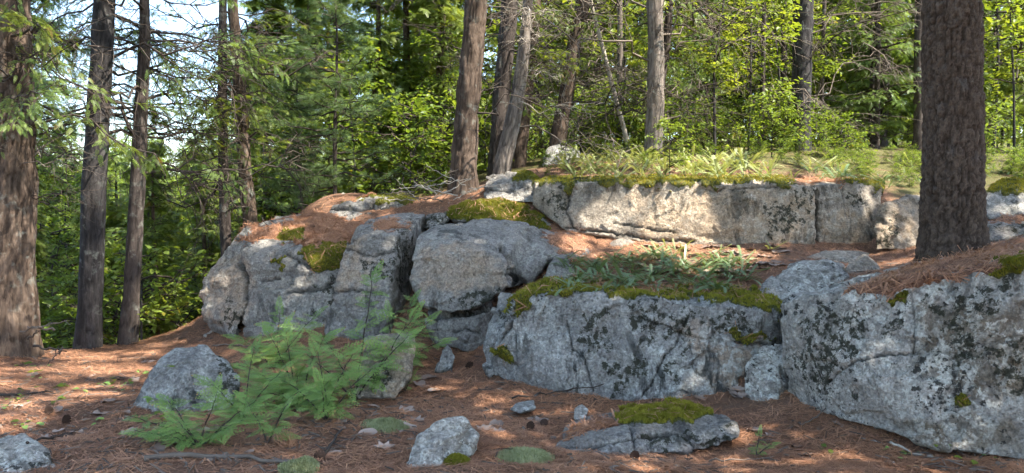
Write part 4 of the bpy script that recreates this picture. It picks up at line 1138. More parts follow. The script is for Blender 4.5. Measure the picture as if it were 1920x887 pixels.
for k, (lab, d, rows, mt) in enumerate([
        ('pole-thin dark trunk between the blotched trunk and the thick scaly one', 17.0, [(1632, 300, 12), (1636, 150, 11), (1645, 0, 9)], M_BARK_DARK),
        ('slim grey trunk, the wider of the two poles left of the thick scaly one', 18.0, [(1652, 275, 20), (1660, 130, 18), (1668, 0, 17)], M_BARK_GREY),
        ('slim dark trunk peeping out at the edge of the thick scaly one', 16.0, [(1722, 300, 18), (1722, 150, 17), (1724, 0, 16)], M_BARK_DARK),
        ('short thin dark stem under the bright leaves behind the sunlit ferns', 15.0, [(1427, 295, 11), (1429, 200, 10), (1432, 60, 8)], M_BARK_DARK),
        ('shadowed thin stem just in front of the blotched grey trunk', 16.0, [(1468, 290, 13), (1470, 180, 12), (1470, 0, 10)], M_BARK_DARK),
        ('spindly dark stem on the far side of the blotched grey trunk', 16.5, [(1540, 295, 9), (1541, 150, 8), (1546, 0, 7)], M_BARK_DARK),
        ('thin bare pole among dead twigs between the leaning dark and straight trunks', 14.0, [(1160, 290, 12), (1163, 150, 11), (1162, 0, 10)], M_BARK_PALE),
        ('slanting dead pole crossing the twig tangle behind the slab', 13.0, [(1180, 280, 9), (1140, 130, 8), (1112, 20, 7)], M_DEAD_PALE)]):
    main_tree('sapling_tree', lab, d, rows, mt, rd(30 + k, 4, -10, 280, -180, 180, 0.6, 1.2, DEADS), 30 + k, 0.004, None, 14, 90, top=10)

# ---- nearer saplings and evergreens that fill the middle distance
def at(px, d):
    return (px - PW / 2) / FPX * d

r_ = random.Random(7)
for px, d, kd, lab, s in [
        (505, 14.2, K_CED[1], 'drooping evergreen behind the two slender trunks', 0.66),
        (590, 14.5, K_CED[0], 'dense cedar rising behind the young soft-needled pine', 0.66),
        (700, 14.6, K_CED[0], 'evergreen rising over the mossy ledge', 0.63),
        (765, 15.0, K_CED[1], 'yellow-tinged cedar between the mossy ledge and the lone furrowed trunk', 0.73),
        (825, 14.6, K_CED[0], 'evergreen brushing the lone furrowed trunk', 0.59),
        (905, 17.0, K_CED[0], 'cedar filling the gap past the lone furrowed trunk', 0.73),
        (1010, 18.0, K_HEM[1], 'evergreen backing the cluster of leaning trunks', 0.73),
        (1120, 17.0, K_CED[1], 'cedar behind the tangle of dead twigs', 0.73),
        (1190, 19.0, K_HEM[0], 'evergreen behind the straight sunlit trunk', 0.73),
        (385, 13.2, K_CED[1], 'small feathery evergreen crowding the back of the fissured boulder', 0.4),
        (470, 17.5, K_CED[0], 'cedar with sunlit sprays far behind the slender brown trunk', 0.66)]:
    x = at(px, d)
    place_tree(kd, 'evergreen_tree', lab, x, d, r_.uniform(0, 6.28), s)

place_tree(K_WPINE[0], 'young_pine_tree', 'young pine with soft blue-green tufts behind the mossy ledge', at(628, 11.3), 11.3, 1.0, 0.78)
place_tree(K_WPINE[0], 'young_pine_tree', 'smaller young pine with soft tufts hugging the fissured boulder', at(560, 12.0), 12.0, 3.0, 0.7)
place_tree(K_BRIGHT[0], 'maple_sapling', 'sunlit sapling with yellow-green leaves high behind the ferny slab', at(1340, 13.2), 13.2, 0.5, 1.0)
place_tree(K_BRIGHT[1], 'maple_sapling', 'sunlit sapling with yellow-green leaves reaching the blotched grey trunk', at(1402, 14.3), 14.3, 2.5, 0.95)
place_tree(K_BRIGHT[0], 'maple_sapling', 'bright leafy sapling beyond the moss-capped rock', at(1900, 13.0), 13.0, 2.0, 0.85)
place_tree(K_SHRUB[0], 'leafy_shrub', 'broad-leaved shrub with fresh green leaves beside the lone furrowed trunk', at(770, 11.6), 11.6, 0.3, 1.1, cat='shrub')
place_tree(K_SHRUB[1], 'leafy_shrub', 'broad-leaved shrub above the mossy ledge', at(735, 12.3), 12.3, 1.3, 1.25, cat='shrub')
place_tree(K_SHRUB[0], 'leafy_shrub', 'broad-leaved shrub in the gap between the lone trunk and the leaning ones', at(910, 13.2), 13.2, 2.3, 1.1, cat='shrub')
place_tree(K_SHRUB[1], 'leafy_shrub', 'broad-leaved shrub tucked behind the lone furrowed trunk', at(840, 12.6), 12.6, 4.3, 1.3, cat='shrub')


# low growth on the forest floor behind the slab
rf2 = random.Random(4)
def low_growth(n, kinds, dlo, dhi, plo, phi, slo, shi, name, label, group, cat):
    for _ in range(n):
        d = rf2.uniform(dlo, dhi); px = rf2.uniform(plo, phi)
        place_tree(rf2.choice(kinds), name, label, at(px, d), d, rf2.uniform(0, 6.28), rf2.uniform(slo, shi), group, cat)
low_growth(12, [K_CED[0], K_HEM[0], K_CED[1]], 16.5, 22, 1250, 1960, 0.35, 0.6, 'small_evergreen', 'small evergreen past the ferny slab', 'small evergreens past the slab', 'tree')
low_growth(18, K_SHRUB, 12.8, 18, 1270, 1960, 0.45, 0.95, 'leafy_shrub', 'low leafy shrub on the forest floor past the ferny slab', 'low shrubs past the slab', 'shrub')
low_growth(26, K_SHRUB, 11.3, 13.6, 1440, 1960, 0.16, 0.36, 'leafy_seedling', 'knee-high leafy seedling just behind the far end of the slab', 'seedlings behind the far end of the slab', 'seedling')
low_growth(36, K_SHRUB, 10.9, 12.8, 1010, 1760, 0.12, 0.26, 'leafy_seedling', 'knee-high leafy seedling just behind the ferny slab', 'seedlings behind the ferny slab', 'seedling')
low_growth(14, K_SHRUB, 13.0, 17, 900, 1270, 0.6, 1.1, 'leafy_shrub', 'low leafy shrub among the leaning trunks and dead twigs', 'shrubs among the leaning trunks', 'shrub')
low_growth(12, [K_CED[0], K_CED[1], K_HEM[1]], 10.5, 15, -60, 400, 0.18, 0.36, 'small_evergreen', 'small feathery evergreen on the drop beyond the trunks on open needles', 'small evergreens on the drop', 'tree')
low_growth(11, K_SHRUB, 9.9, 14, -60, 400, 0.7, 1.3, 'leafy_shrub', 'leafy shrub on the drop beyond the trunks on open needles', 'shrubs on the drop', 'shrub')
low_growth(9, K_SAP, 12.6, 16, 520, 880, 0.6, 1.0, 'leafy_sapling', 'leafy sapling in the thicket behind the mossy ledge', 'saplings behind the mossy ledge', 'tree')
low_growth(16, K_SAP + K_BRIGHT, 15.6, 22, 900, 1900, 0.9, 1.5, 'leafy_sapling', 'leafy sapling catching sun among the poles behind the slab', 'sunlit saplings among the poles', 'tree')

# ---- forest further back (individuals that nothing tells apart share a label)
rf = random.Random(21)
def forest(n, kinds, dlo, dhi, plo, phi, slo, shi, name, label, group, hmax=None, mind=1.2):
    pts = []
    tries = 0
    while len(pts) < n and tries < n * 60:
        tries += 1
        d = math.sqrt(rf.uniform(dlo ** 2, dhi ** 2)); px = rf.uniform(plo, phi)
        x = at(px, d)
        if any((x - a) ** 2 + (d - b) ** 2 < mind ** 2 for a, b in pts):
            continue
        pts.append((x, d))
        k, H = rf.choice(kinds)
        s = rf.uniform(slo, shi)
        if hmax:
            s = min(s, max(0.12, (CAM_H + hmax * d - h1(x, d)) / H * rf.uniform(0.7, 1.0)))
        place_tree(k, name, label, x, d, rf.uniform(0, 6.28), s, group)

HEM = [(k, 10.0) for k in K_HEM]; CED = [(k, 9.0) for k in K_CED]; BRD = [(k, 8.0) for k in K_BROAD]; SAP = [(k, 3.2) for k in K_SAP]
forest(20, HEM + CED + BRD, 19, 32, 780, 2050, 0.9, 1.4, 'forest_tree', 'sunlit forest tree in the woods behind the long slab', 'trees in the woods behind the slab', mind=2.0)
forest(45, HEM + CED + BRD * 2, 32, 75, 700, 2150, 1.1, 1.9, 'forest_tree', 'distant forest tree closing the view deep in the woods behind the slab', 'distant trees deep in the woods', mind=3.0)
forest(22, SAP, 18.5, 26, 1250, 2000, 0.6, 1.1, 'understory_sapling', 'small leafy sapling on the forest floor behind the long slab', 'saplings behind the slab', mind=0.9)
forest(6, CED + BRD, 19, 30, 430, 800, 0.9, 1.3, 'forest_tree', 'forest evergreen in the dense stand behind the boulders', 'evergreens in the dense stand behind the boulders', mind=1.8)
forest(9, CED + BRD, 32, 60, 420, 820, 1.2, 1.8, 'forest_tree', 'distant tree glimpsed through the dense stand behind the boulders', 'distant trees behind the dense stand', mind=2.5)
forest(28, SAP + [(k, 4.2) for k in K_BRIGHT] + BRD, 13, 28, -80, 430, 0.8, 1.3, 'valley_tree', 'bright leafy tree down the slope beyond the two trunks on open needles', 'leafy trees down the slope', hmax=0.085, mind=1.3)
forest(64, BRD * 2 + CED, 28, 75, -150, 480, 0.9, 1.5, 'valley_tree', 'distant tree in the sunlit valley below the patch of open sky', 'distant trees in the valley', hmax=0.10, mind=2.5)
forest(80, BRD * 2 + HEM + CED, 80, 230, -250, 2200, 1.2, 1.8, 'hillside_tree', 'far tree on the hillside closing the view', 'far hillside trees', hmax=0.11, mind=5.0)
low_growth(9, [K_CED[0], K_CED[1], K_HEM[0]], 15, 24, 190, 420, 0.42, 0.66, 'small_evergreen', 'feathery evergreen down the slope below the open sky', 'evergreens down the slope', 'tree')
forest(4, HEM, 15, 22, 10, 100, 0.9, 1.1, 'forest_tree', 'tall evergreen behind the shaggy trunk cut by the frame edge', 'evergreens behind the shaggy trunk', mind=2.0)

# ---- labels of the nearer background plants: which gap between the trunks each stands in, and its order in depth there
LAND = [(18, 'shaggy trunk'), (175, 'wide grey trunk'), (258, 'slim dark trunk'), (445, 'slender brown trunk'), (628, 'young pine'), (878, 'lone furrowed trunk'), (965, 'pale leaning trunk'),
        (1068, 'dark leaning trunk'), (1230, 'straight sunlit trunk'), (1503, 'blotched trunk'), (1655, 'slim poles'), (1786, 'thick scaly trunk')]
ORD = ['nearest', 'second nearest', 'third nearest', 'fourth nearest', 'fifth nearest', 'sixth nearest', 'seventh nearest', 'eighth nearest', 'ninth nearest', 'tenth nearest']
_gap = {}
_noun = {'understory_sapling': 'small sapling', 'leafy_shrub': 'low shrub', 'leafy_seedling': 'knee-high seedling', 'leafy_sapling': 'leafy sapling', 'valley_tree': 'bright leafy tree', 'forest_tree': 'forest tree', 'small_evergreen': 'small evergreen'}
for o in list(COL.objects):
    nm = o.name.split('.')[0]
    if o.parent is None and nm in _noun and o.get('group') and o.location.y < 34:
        px = PW / 2 + FPX * o.location.x / o.location.y
        w = next((f'behind the {n_}' for p_, n_ in LAND if abs(px - p_) < 22), None)
        if w is None:
            lo = [n_ for p_, n_ in LAND if p_ < px]; hi = [n_ for p_, n_ in LAND if p_ > px]
            w = f'between the {lo[-1]} and the {hi[0]}' if lo and hi else (f'past the {lo[-1]}' if lo else f'outside the {hi[0]}')
        _gap.setdefault((nm, w), []).append(o)
for (nm, w), L in _gap.items():
    L.sort(key=lambda q: q.location.y)
    for k, o in enumerate(L):
        o['label'] = f'{ORD[k]} {_noun[nm]} {w}' if k < len(ORD) else f'{_noun[nm]} deep in the gap {w}'
        if k >= len(ORD):
            o['group'] = f'{nm.replace("_", " ")}s {w}'

# ---- unseen trees added over and behind the viewer to shade the foreground
LIT = [(U(1300, 310, 10.4), 1.0), (U(1150, 310, 10.4), 0.7), (U(1220, 320, 10.4), 0.7), (U(1420, 320, 10.4), 0.8), (U(1580, 320, 10.6), 0.5), (U(1320, 465, 8.9), 0.5), (U(1240, 465, 8.9), 0.35), (U(1420, 470, 8.8), 0.4), (U(1060, 465, 8.8), 0.25), (U(880, 290, 10.5), 0.3), (U(880, 120, 10.5), 0.4), (U(650, 400, 9.8), 0.3), (U(1375, 360, 9.2), 0.16), (U(1130, 390, 9.2), 0.14), (U(950, 400, 9.7), 0.45), (U(230, 685, 7.8), 0.35), (U(1180, 455, 9.1), 0.4), (U(1690, 480, 8.3), 0.4), (U(60, 560, 8.2), 0.3)]
def gob(P):  # cuts gaps in the added crowns so sun falls on the LIT spots
    keep = np.ones(len(P), bool)
    for c, rad in LIT:
        D = P - c
        t = D @ SUN_DIR
        d = np.linalg.norm(D - t[:, None] * SUN_DIR, axis=1)
        keep &= ~((t > 0) & (d < rad * (0.8 + 0.35 * np.sin(P[:, 0] * 7.3) * np.cos(P[:, 1] * 6.1))))
    return keep
for k, (x, y, H, z0, rad, nb) in enumerate([(0.6, -1.0, 13, 6.3, 3.4, 60), (3.4, 2.0, 13, 6.3, 3.4, 72), (4.5, 4.8, 13.5, 6.3, 4.9, 128), (7.6, 5.0, 13, 6.5, 3.0, 40), (5.9, 7.7, 12.5, 7.0, 3.0, 56), (9.6, 3.2, 14, 6.3, 3.5, 66), (10.2, 6.6, 13.5, 7.0, 2.7, 40), (-4.4, 5.4, 13, 6.2, 4.0, 84)]):
    z = h1(x, y)
    kd = broad_parts(400 + k, H, z0, rad, nb, leaf=0.17, per=120, r0=0.2, gob=gob, org=np.array([x, y, z]))
    place_tree(kd, 'maple_tree', 'unseen tall maple added overhead to shade the foreground', x, y, 0, 1.0, 'unseen shade maples over the viewer')

# ------------------------------------------------------------------ fallen needles
def build_needles():
    rng = np.random.default_rng(77)
    n = 230000
    y = 4.3 + (rng.random(n) ** 1.25) * 6.2
    x = (rng.random(n) * 2 - 1) * (0.68 * y + 0.3)
    P = np.stack([x, y, height(x, y)], 1)
    # thin out by patches
    k = rng.random(n) < np.clip(0.75 + 0.9 * fbm(P * np.array([1, 1, 0]), 1.6, 3, 3), 0.12, 1)
    P = P[k]
    e = 0.03
    gx = (height(P[:, 0] + e, P[:, 1], False) - height(P[:, 0] - e, P[:, 1], False)) / (2 * e)
    gy = (height(P[:, 0], P[:, 1] + e, False) - height(P[:, 0], P[:, 1] - e, False)) / (2 * e)
    N = unit(np.stack([-gx, -gy, np.ones(len(P))], 1))
    Ps, Ns = [P], [N]
    for key, cnt in (('R', 16000), ('M', 5000), ('B1', 16000), ('B1b', 2500), ('S', 9000), ('B3', 1500), ('B3b', 2500), ('B2', 1200), ('S3', 1200), ('S6', 1500), ('F2', 1500)):
        p, nn = sample(ROCKS[key], ROCKS[key]['A']['duff'] > 0.35, cnt, 5)
        Ps.append(p); Ns.append(nn)
    for key, cnt in (('M', 450), ('S', 250), ('B1', 120), ('S3', 250), ('F2', 120), ('R', 20)):
        p, nn = sample(ROCKS[key], ROCKS[key]['A']['moss'] > 0.5, cnt, 6)
        Ps.append(p + nn * 0.02); Ns.append(nn)
    P = np.concatenate(Ps); N = np.concatenate(Ns)
    m = len(P)
    d = rng.normal(0, 1, (m, 3)); d -= (d * N).sum(1, keepdims=True) * N
    d = unit(unit(d) + N * rng.normal(0.06, 0.13, (m, 1)))
    q = unit(np.cross(N, d))
    L = rng.uniform(0.05, 0.12, (m, 1)); w = 0.0022 * rng.uniform(0.7, 1.4, (m, 1))
    big = rng.random((m, 1)) < 0.22
    L = np.where(big, L * 1.5, L); w = np.where(big, w * 1.9, w)
    P = P + N * rng.uniform(0.002, 0.014, (m, 1))
    V = np.stack([P - q * w - d * L * 0.5, P + q * w - d * L * 0.5, P + d * L * 0.5 + N * 0.004], 1).reshape(-1, 3)
    tint = np.clip(0.42 + 0.4 * fbm(P, 3.0, 3, 8) + rng.normal(0, 0.33, m), 0, 1)
    o = link('pine_needle_litter', mesh_np('pine_needle_litter', V, np.arange(m * 3).reshape(m, 3), M_NEEDLE, {'tint': np.repeat(tint, 3)}))
    tag(o, 'rusty fallen pine needles strewn over the forest floor and rock tops', 'pine needles', None, 'stuff')
build_needles()

def build_debris():
    """bark chips and broken twig bits, too many and too small to count"""
    rng = np.random.default_rng(88)
    n = 5200
    y = 4.3 + (rng.random(n) ** 1.2) * 5.2
    x = (rng.random(n) * 2 - 1) * (0.66 * y + 0.2)
    z = height(x, y)
    P = np.stack([x, y, z + 0.012], 1)
    k = rng.random(n) < np.clip(0.35 + 1.3 * fbm(P * np.array([1, 1, 0]), 1.1, 3, 33), 0.05, 1)
    P = P[k]; n = len(P)
    d = unit(rng.normal(0, 1, (n, 3)) * np.array([1, 1, 0.12]))
    N = unit(np.array([0, 0, 1.0]) + rng.normal(0, 0.25, (n, 3)))
    chip = rng.random(n) < 0.5
    T = np.array([(-0.5, -0.5, 0), (0.5, -0.42, 0), (0.55, 0.4, 0.0), (-0.4, 0.5, 0), (-0.4, -0.4, 0.14), (0.4, -0.3, 0.18), (0.42, 0.32, 0.14), (-0.3, 0.4, 0.1)])
    F = np.array([(4, 5, 6, 7), (0, 1, 5, 4), (1, 2, 6, 5), (2, 3, 7, 6), (3, 0, 4, 7)])
    M = frames(d, N)
    sx = np.where(chip, rng.uniform(0.015, 0.045, n), rng.uniform(0.05, 0.16, n)); sy = np.where(chip, sx * rng.uniform(0.4, 0.8, n), rng.uniform(0.004, 0.008, n))
    M = M * np.stack([sx, sy, np.where(chip, 0.03, 0.05)], 1)[:, None, :]
    V, FF, t = scatter(T, F, P, M, np.ones(n), rng.random(n))
    o = link('forest_debris', mesh_np('forest_debris', V, FF, simple_mat('debris', (0.035, 0.024, 0.018), (0.30, 0.235, 0.185), tint=True), {'tint': t ** 2.6}))
    tag(o, 'bark chips and broken twig bits littering the needle floor', 'debris', None, 'stuff')
build_debris()

# surface lookup so that small things rest on rock or ground alike
_AV = np.concatenate([r['V'] for r in ROCKS.values()]); _AN = np.concatenate([r['N'] for r in ROCKS.values()])
_f = (_AN * (CAM - _AV)).sum(1) > 0
_AV, _AN = _AV[_f], _AN[_f]
_apx, _apy = proj(_AV)
def surf(px, py):
    """nearest surface (rock or ground) along the photo ray"""
    g = on_ground(px, py)
    i = np.nonzero((np.abs(_apx - px) < 4.5) & (np.abs(_apy - py) < 4.5))[0]
    if len(i):
        j = i[np.argmin(_AV[i, 1])]
        if _AV[j, 1] < g[1]:
            return _AV[j].copy(), _AN[j].copy()
    return g, np.array([0, 0, 1.0])

# ------------------------------------------------------------------ cedar seedlings
C2V, C2F = frond2_template(9, 4)
C2V2, C2F2 = frond2_template(7, 3, 0.3)
CFR = [mesh_np('frond', C2V, C2F, M_CEDAR, {'tint': np.clip(0.2 + 0.8 * C2V[:, 0], 0, 1)}),
       mesh_np('frond', C2V2, C2F2, M_CEDAR, {'tint': np.clip(0.5 + 0.5 * C2V2[:, 0], 0, 1)})]

def frond_obj(me, parent, p, X, N, s):
    M = frames(np.array([X], float), np.array([N], float))[0]
    o = link('frond', me, parent)
    mt = Matrix([[M[i, j] * s for j in range(3)] + [p[i]] for i in range(3)] + [[0, 0, 0, 1]])
    o.matrix_basis = mt
    return o

def seedling(label, base, stems, seed, nf=10, fs=0.26):
    """stems: list of tips relative to base (x,y,z)"""
    rng = np.random.default_rng(seed)
    t = thing('cedar_seedling', label, 'seedling', base, 'cedar seedlings among the stones')
    for tip in stems:
        tip = np.array(tip, float)
        L = np.linalg.norm(tip)
        K = 9
        u = np.linspace(0, 1, K)[:, None]
        path = tip * u + np.array([0, 0, 0.12 * L]) * np.sin(u * math.pi) * 0.5 + np.cumsum(rng.normal(0, 0.012 * L, (K, 3)), 0) * (u > 0)
        V, F = tubes(path[None], np.linspace(0.008, 0.002, K)[None] * (0.6 + 0.5 * L), 6)
        link('stem', mesh_np('stem', V, F, M_TWIG, None, True), t)
        n = int(nf * 1.7 * (0.5 + L))
        for i in range(n):
            uu = 0.18 + 0.82 * (i + rng.random() * 0.5) / n
            p = np.array([np.interp(uu, u[:, 0], path[:, k]) for k in range(3)])
            tg = unit(tip)
            a = i * 2.4 + rng.uniform(-0.4, 0.4)
            out = np.array([math.cos(a), math.sin(a), 0.0])
            X = unit(out + tg * (0.1 + 0.4 * uu) + np.array([0, 0, 0.0]) + rng.normal(0, 0.2, 3))
            N = unit(np.array([0, -0.6, 1.0]) + rng.normal(0, 0.3, 3))
            frond_obj(CFR[int(rng.integers(2))], t, p, X, N, fs * 0.8 * (1.1 - 0.55 * uu) * rng.uniform(0.45, 1.2))
        frond_obj(CFR[0], t, path[-2], tip - path[-4] if K > 4 else tip, np.array([0, -0.5, 1.0]), fs * 0.7)
    return t

def gbase(px, py):
    return on_ground(px, py)

seedling('tallest cedar seedling with an upright brown stem beside the squarish pale stone', gbase(668, 752), [(0.16, 0.1, 1.0), (0.42, -0.05, 0.55), (-0.3, 0.05, 0.5), (0.4, 0.15, 0.7), (-0.45, 0.1, 0.36)], 1, 13, 0.32)
seedling('bushy cedar seedling between the rounded grey stone and the squarish one', gbase(560, 765), [(-0.1, 0.1, 0.52), (0.25, 0.0, 0.55), (-0.35, -0.05, 0.32), (0.4, -0.1, 0.32), (0.05, -0.2, 0.32), (-0.25, 0.15, 0.55), (-0.5, 0.1, 0.3), (0.15, -0.25, 0.18), (-0.2, -0.2, 0.2)], 2, 15, 0.30)
seedling('low bright cedar sprigs sprawling in front of the rounded grey stone', gbase(375, 838), [(-0.42, -0.02, 0.12), (0.28, -0.05, 0.16), (-0.1, -0.1, 0.2), (0.05, 0.1, 0.30), (-0.25, 0.12, 0.26), (0.3, 0.1, 0.26), (-0.5, 0.15, 0.14)], 3, 15, 0.23)
seedling('spreading cedar seedling filling the space in front of the bushy one', gbase(610, 790), [(-0.3, 0.0, 0.3), (0.3, 0.05, 0.34), (0.0, -0.1, 0.24), (-0.1, 0.12, 0.46), (0.2, 0.15, 0.48)], 11, 15, 0.27)
seedling('low cedar seedling against the side of the rounded grey stone', gbase(455, 790), [(-0.22, 0.0, 0.26), (0.25, 0.05, 0.36), (0.05, 0.1, 0.48), (-0.05, -0.1, 0.16)], 12, 15, 0.25)
seedling('cedar seedling drooping at the foot of the rounded boulder', gbase(745, 690), [(0.3, 0.1, 0.45), (0.15, 0.0, 0.62), (0.4, 0.0, 0.25), (-0.1, 0.1, 0.5)], 4, 12, 0.28)
seedling('cedar seedling in the shade of the fissured boulder', gbase(515, 690), [(0.1, 0.0, 0.4), (-0.35, 0.0, 0.28), (0.35, 0.05, 0.5), (0.0, 0.1, 0.52), (-0.2, -0.2, 0.2)], 5, 12, 0.30)
seedling('small cedar sprig at the foot of the low sprigs beside the fallen branch', gbase(500, 835), [(0.1, 0.0, 0.22), (-0.15, 0.05, 0.25), (0.2, 0.05, 0.3)], 6, 14, 0.2)
seedling('tiny cedar sprig near the squarish pale stone on needles', gbase(760, 735), [(0.06, 0, 0.14), (-0.06, 0, 0.1)], 7, 10, 0.14)
seedling('tiny cedar sprig at the lower border beneath the pale speckled block', gbase(1418, 858), [(0.02, 0, 0.15), (0.1, 0, 0.08)], 8, 8, 0.10)

# ------------------------------------------------------------------ ferns
FT = [fern_template(a, 16, 0.065) for a in (0.3, 0.7, 1.0)]
FS = [fern_template(a, 16, 0.065) for a in (0.1, 0.5, 0.9)]
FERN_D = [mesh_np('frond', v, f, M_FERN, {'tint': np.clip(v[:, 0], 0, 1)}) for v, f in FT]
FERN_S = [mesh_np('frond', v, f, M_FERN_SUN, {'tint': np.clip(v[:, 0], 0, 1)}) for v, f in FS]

def fern(label, group, p, nrm, seed, meshes, nf, L, lean=(0, 0), flat=0.0):
    rng = np.random.default_rng(seed)
    t = thing('fern', label, 'fern', p, group)
    for i in range(nf):
        a = i * 2 * math.pi / nf + rng.uniform(-0.5, 0.5)
        X = np.array([math.cos(a) + lean[0], math.sin(a) + lean[1], rng.uniform(-0.1, 0.35) - flat])
        N = unit(np.array([0, 0, 1.0]) + rng.normal(0, 0.15, 3))
        frond_obj(meshes[int(rng.integers(3))], t, rng.normal(0, 0.02, 3) * np.array([1, 1, 0]), X, N, L * rng.uniform(0.65, 1.2))
    return t

rg = random.Random(5)
def fern_patch(n, box, label, group, meshes, nf, L, seed, lean=(0, 0), flat=0.0):
    for i in range(n):
        px, py = rg.uniform(box[0], box[2]), rg.uniform(box[1], box[3])
        p, nn = surf(px, py)
        fern(label, group, p, nn, seed + i, meshes, max(4, int(nf * rg.uniform(0.6, 1.2))), L * rg.uniform(0.55, 1.25), (lean[0] + rg.gauss(0, 0.35), lean[1] + rg.gauss(0, 0.25)), flat)
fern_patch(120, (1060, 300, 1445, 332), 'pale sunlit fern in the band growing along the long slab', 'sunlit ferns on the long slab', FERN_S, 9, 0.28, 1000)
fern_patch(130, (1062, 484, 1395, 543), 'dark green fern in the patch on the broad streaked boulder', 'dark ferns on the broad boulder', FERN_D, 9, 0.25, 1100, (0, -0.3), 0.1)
fern_patch(22, (1430, 305, 1720, 334), 'fern on the needle slope between the slab and the woods', 'ferns on the needle slope', FERN_S, 8, 0.24, 1600)
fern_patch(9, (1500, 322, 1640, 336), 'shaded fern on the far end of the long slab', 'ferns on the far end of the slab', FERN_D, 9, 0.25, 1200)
fern_patch(8, (1655, 330, 1730, 362), 'silvery fern spilling over the stone beside the thick trunk', 'ferns beside the thick trunk', FERN_D, 7, 0.25, 1300, (0, -0.3))
fern_patch(9, (1230, 466, 1450, 484), 'small fern in the sunlit leaf litter below the long slab', 'small ferns below the slab', FERN_S, 6, 0.18, 1400)
fern_patch(5, (1860, 318, 1915, 336), 'fern behind the moss-capped rock', 'ferns behind the moss-capped rock', FERN_D, 7, 0.25, 1500)
place_tree(K_SHRUB[0], 'maple_seedling', 'bright yellow-green seedling standing up among the sunlit ferns', at(1255, 10.6), 10.6, 0.7, 0.52, cat='seedling', z=U(1255, 322, 10.6)[2])

# ------------------------------------------------------------------ litter on the floor
def leaf_mesh(seed):
    rng = np.random.default_rng(seed)
    n = 14
    a = np.linspace(0, 2 * math.pi, n, endpoint=False)
    lobes = 1 + 0.28 * np.cos(a * (7 if seed % 2 else 5)) * (seed % 3 > 0) + rng.normal(0, 0.06, n)
    r = 0.05 * lobes
    x, y = r * np.cos(a) * 1.35, r * np.sin(a) * 0.85
    V = np.c_[x, y, 0.35 * y * y / 0.05 + rng.normal(0, 0.004, n) + x * x * 1.2]
    mid = V * 0.5; mid[:, 2] *= 0.3
    V = np.concatenate([V, mid, [[0, 0, 0.0]], [[-0.11, 0, 0.015], [-0.06, 0.002, 0.004], [-0.06, -0.002, 0.004]]])
    F4 = np.array([(i, (i + 1) % n, n + (i + 1) % n, n + i) for i in range(n)])
    F3 = np.array([(n + i, n + (i + 1) % n, 2 * n) for i in range(n)] + [(2 * n + 1, 2 * n + 2, 2 * n + 3)])
    return mesh_np('fallen_leaf', V, [F4, F3], M_DRYLEAF, {'tint': np.clip(0.5 + 10 * V[:, 1], 0, 1)}, True)
LEAVES = [leaf_mesh(i) for i in range(5)]

def drop_leaf(px, py, label, group, s):
    p, nn = surf(px, py)
    if nn[2] < 0.75 or (py > 720 and nn[2] < 0.99999):
        return
    o = link('fallen_leaf', rg.choice(LEAVES), None, p + nn * 0.008)
    tag(o, label, 'leaf', group)
    q = Vector(unit(nn + np.array([rg.gauss(0, .2), rg.gauss(0, .2) - 0.1, 0.3]))).to_track_quat('Z', 'Y')
    o.rotation_mode = 'QUATERNION'
    o.rotation_quaternion = q @ Matrix.Rotation(rg.uniform(0, 6.28), 4, 'Z').to_quaternion()
    o.scale = (s, s, s)

for i in range(90):
    drop_leaf(rg.uniform(1195, 1475), rg.uniform(462, 515), 'dry leaf in the sunlit litter at the foot of the long slab', 'dry leaves below the slab', rg.uniform(0.7, 1.3))
for i in range(34):
    drop_leaf(rg.uniform(20, 480), rg.uniform(680, 860), 'pale dry leaf on the open needles around the rounded grey stone', 'dry leaves on the open needles', rg.uniform(0.5, 1.0))
for px, py in [(800, 712), (790, 725), (815, 735), (640, 795), (700, 765), (760, 772), (780, 790), (930, 800), (1000, 790), (1010, 795), (720, 840), (690, 815)]:
    drop_leaf(px, py, 'dry leaf between the squarish stone and the flat mossy one', 'dry leaves near the squarish stone', rg.uniform(0.7, 1.3))
for i in range(16):
    drop_leaf(rg.uniform(1260, 1400), rg.uniform(728, 750), 'pinkish dry leaf heaped at the foot of the broad boulder', 'dry leaves at the broad boulder', rg.uniform(0.8, 1.3))
for i in range(26):
    drop_leaf(rg.uniform(620, 1900), rg.uniform(790, 880), 'dry leaf on the nearest needles under the pale block', 'dry leaves on the nearest needles', rg.uniform(0.5, 1.0))

def stick(name, label, cat, pts, r, mat, seed, sub=3, lift=0.012):
    P = np.array([surf(*p)[0] if len(p) == 2 else U(*p) for p in pts])
    rng = np.random.default_rng(seed)
    u = np.linspace(0, 1, len(P)); k = 12
    path = np.stack([np.interp(np.linspace(0, 1, k), u, P[:, i]) for i in range(3)], 1)
    path[1:-1] += rng.normal(0, 0.008, (k - 2, 3)); path[:, 2] += lift + r * 0.5
    L = np.linalg.norm(path[-1] - path[0])
    rr_ = np.linspace(1, 0.45, k) * r
    tube_p = np.concatenate([path[:1], path, path[-1:]]); tube_p[0] -= (path[1] - path[0]) * 0.02; tube_p[-1] += (path[-1] - path[-2]) * 0.02
    parts = [(*tubes(tube_p[None], np.r_[1e-4, rr_, 1e-4][None], 7), None)]
    if sub:
        i = rng.integers(3, k - 1, sub)
        D = unit(path[-1] - path[0]) + rng.normal(0, 0.5, (sub, 3)) * np.array([1, 1, 0.4])
        b = branch_paths(rng, path[i], D, L * rng.uniform(0.12, 0.3, sub), 5, 0.0, 0.15)
        parts.append((*tubes(b, np.linspace(0.5, 0.2, 5)[None] * r * np.ones((sub, 1)), 4), None))
    V, F, _ = merge(parts)
    base = path[0].copy()
    o = link(name, mesh_np(name, V - base, F, mat, {'groove': np.zeros(len(V))}, True), None, base)
    tag(o, label, cat)
    return o

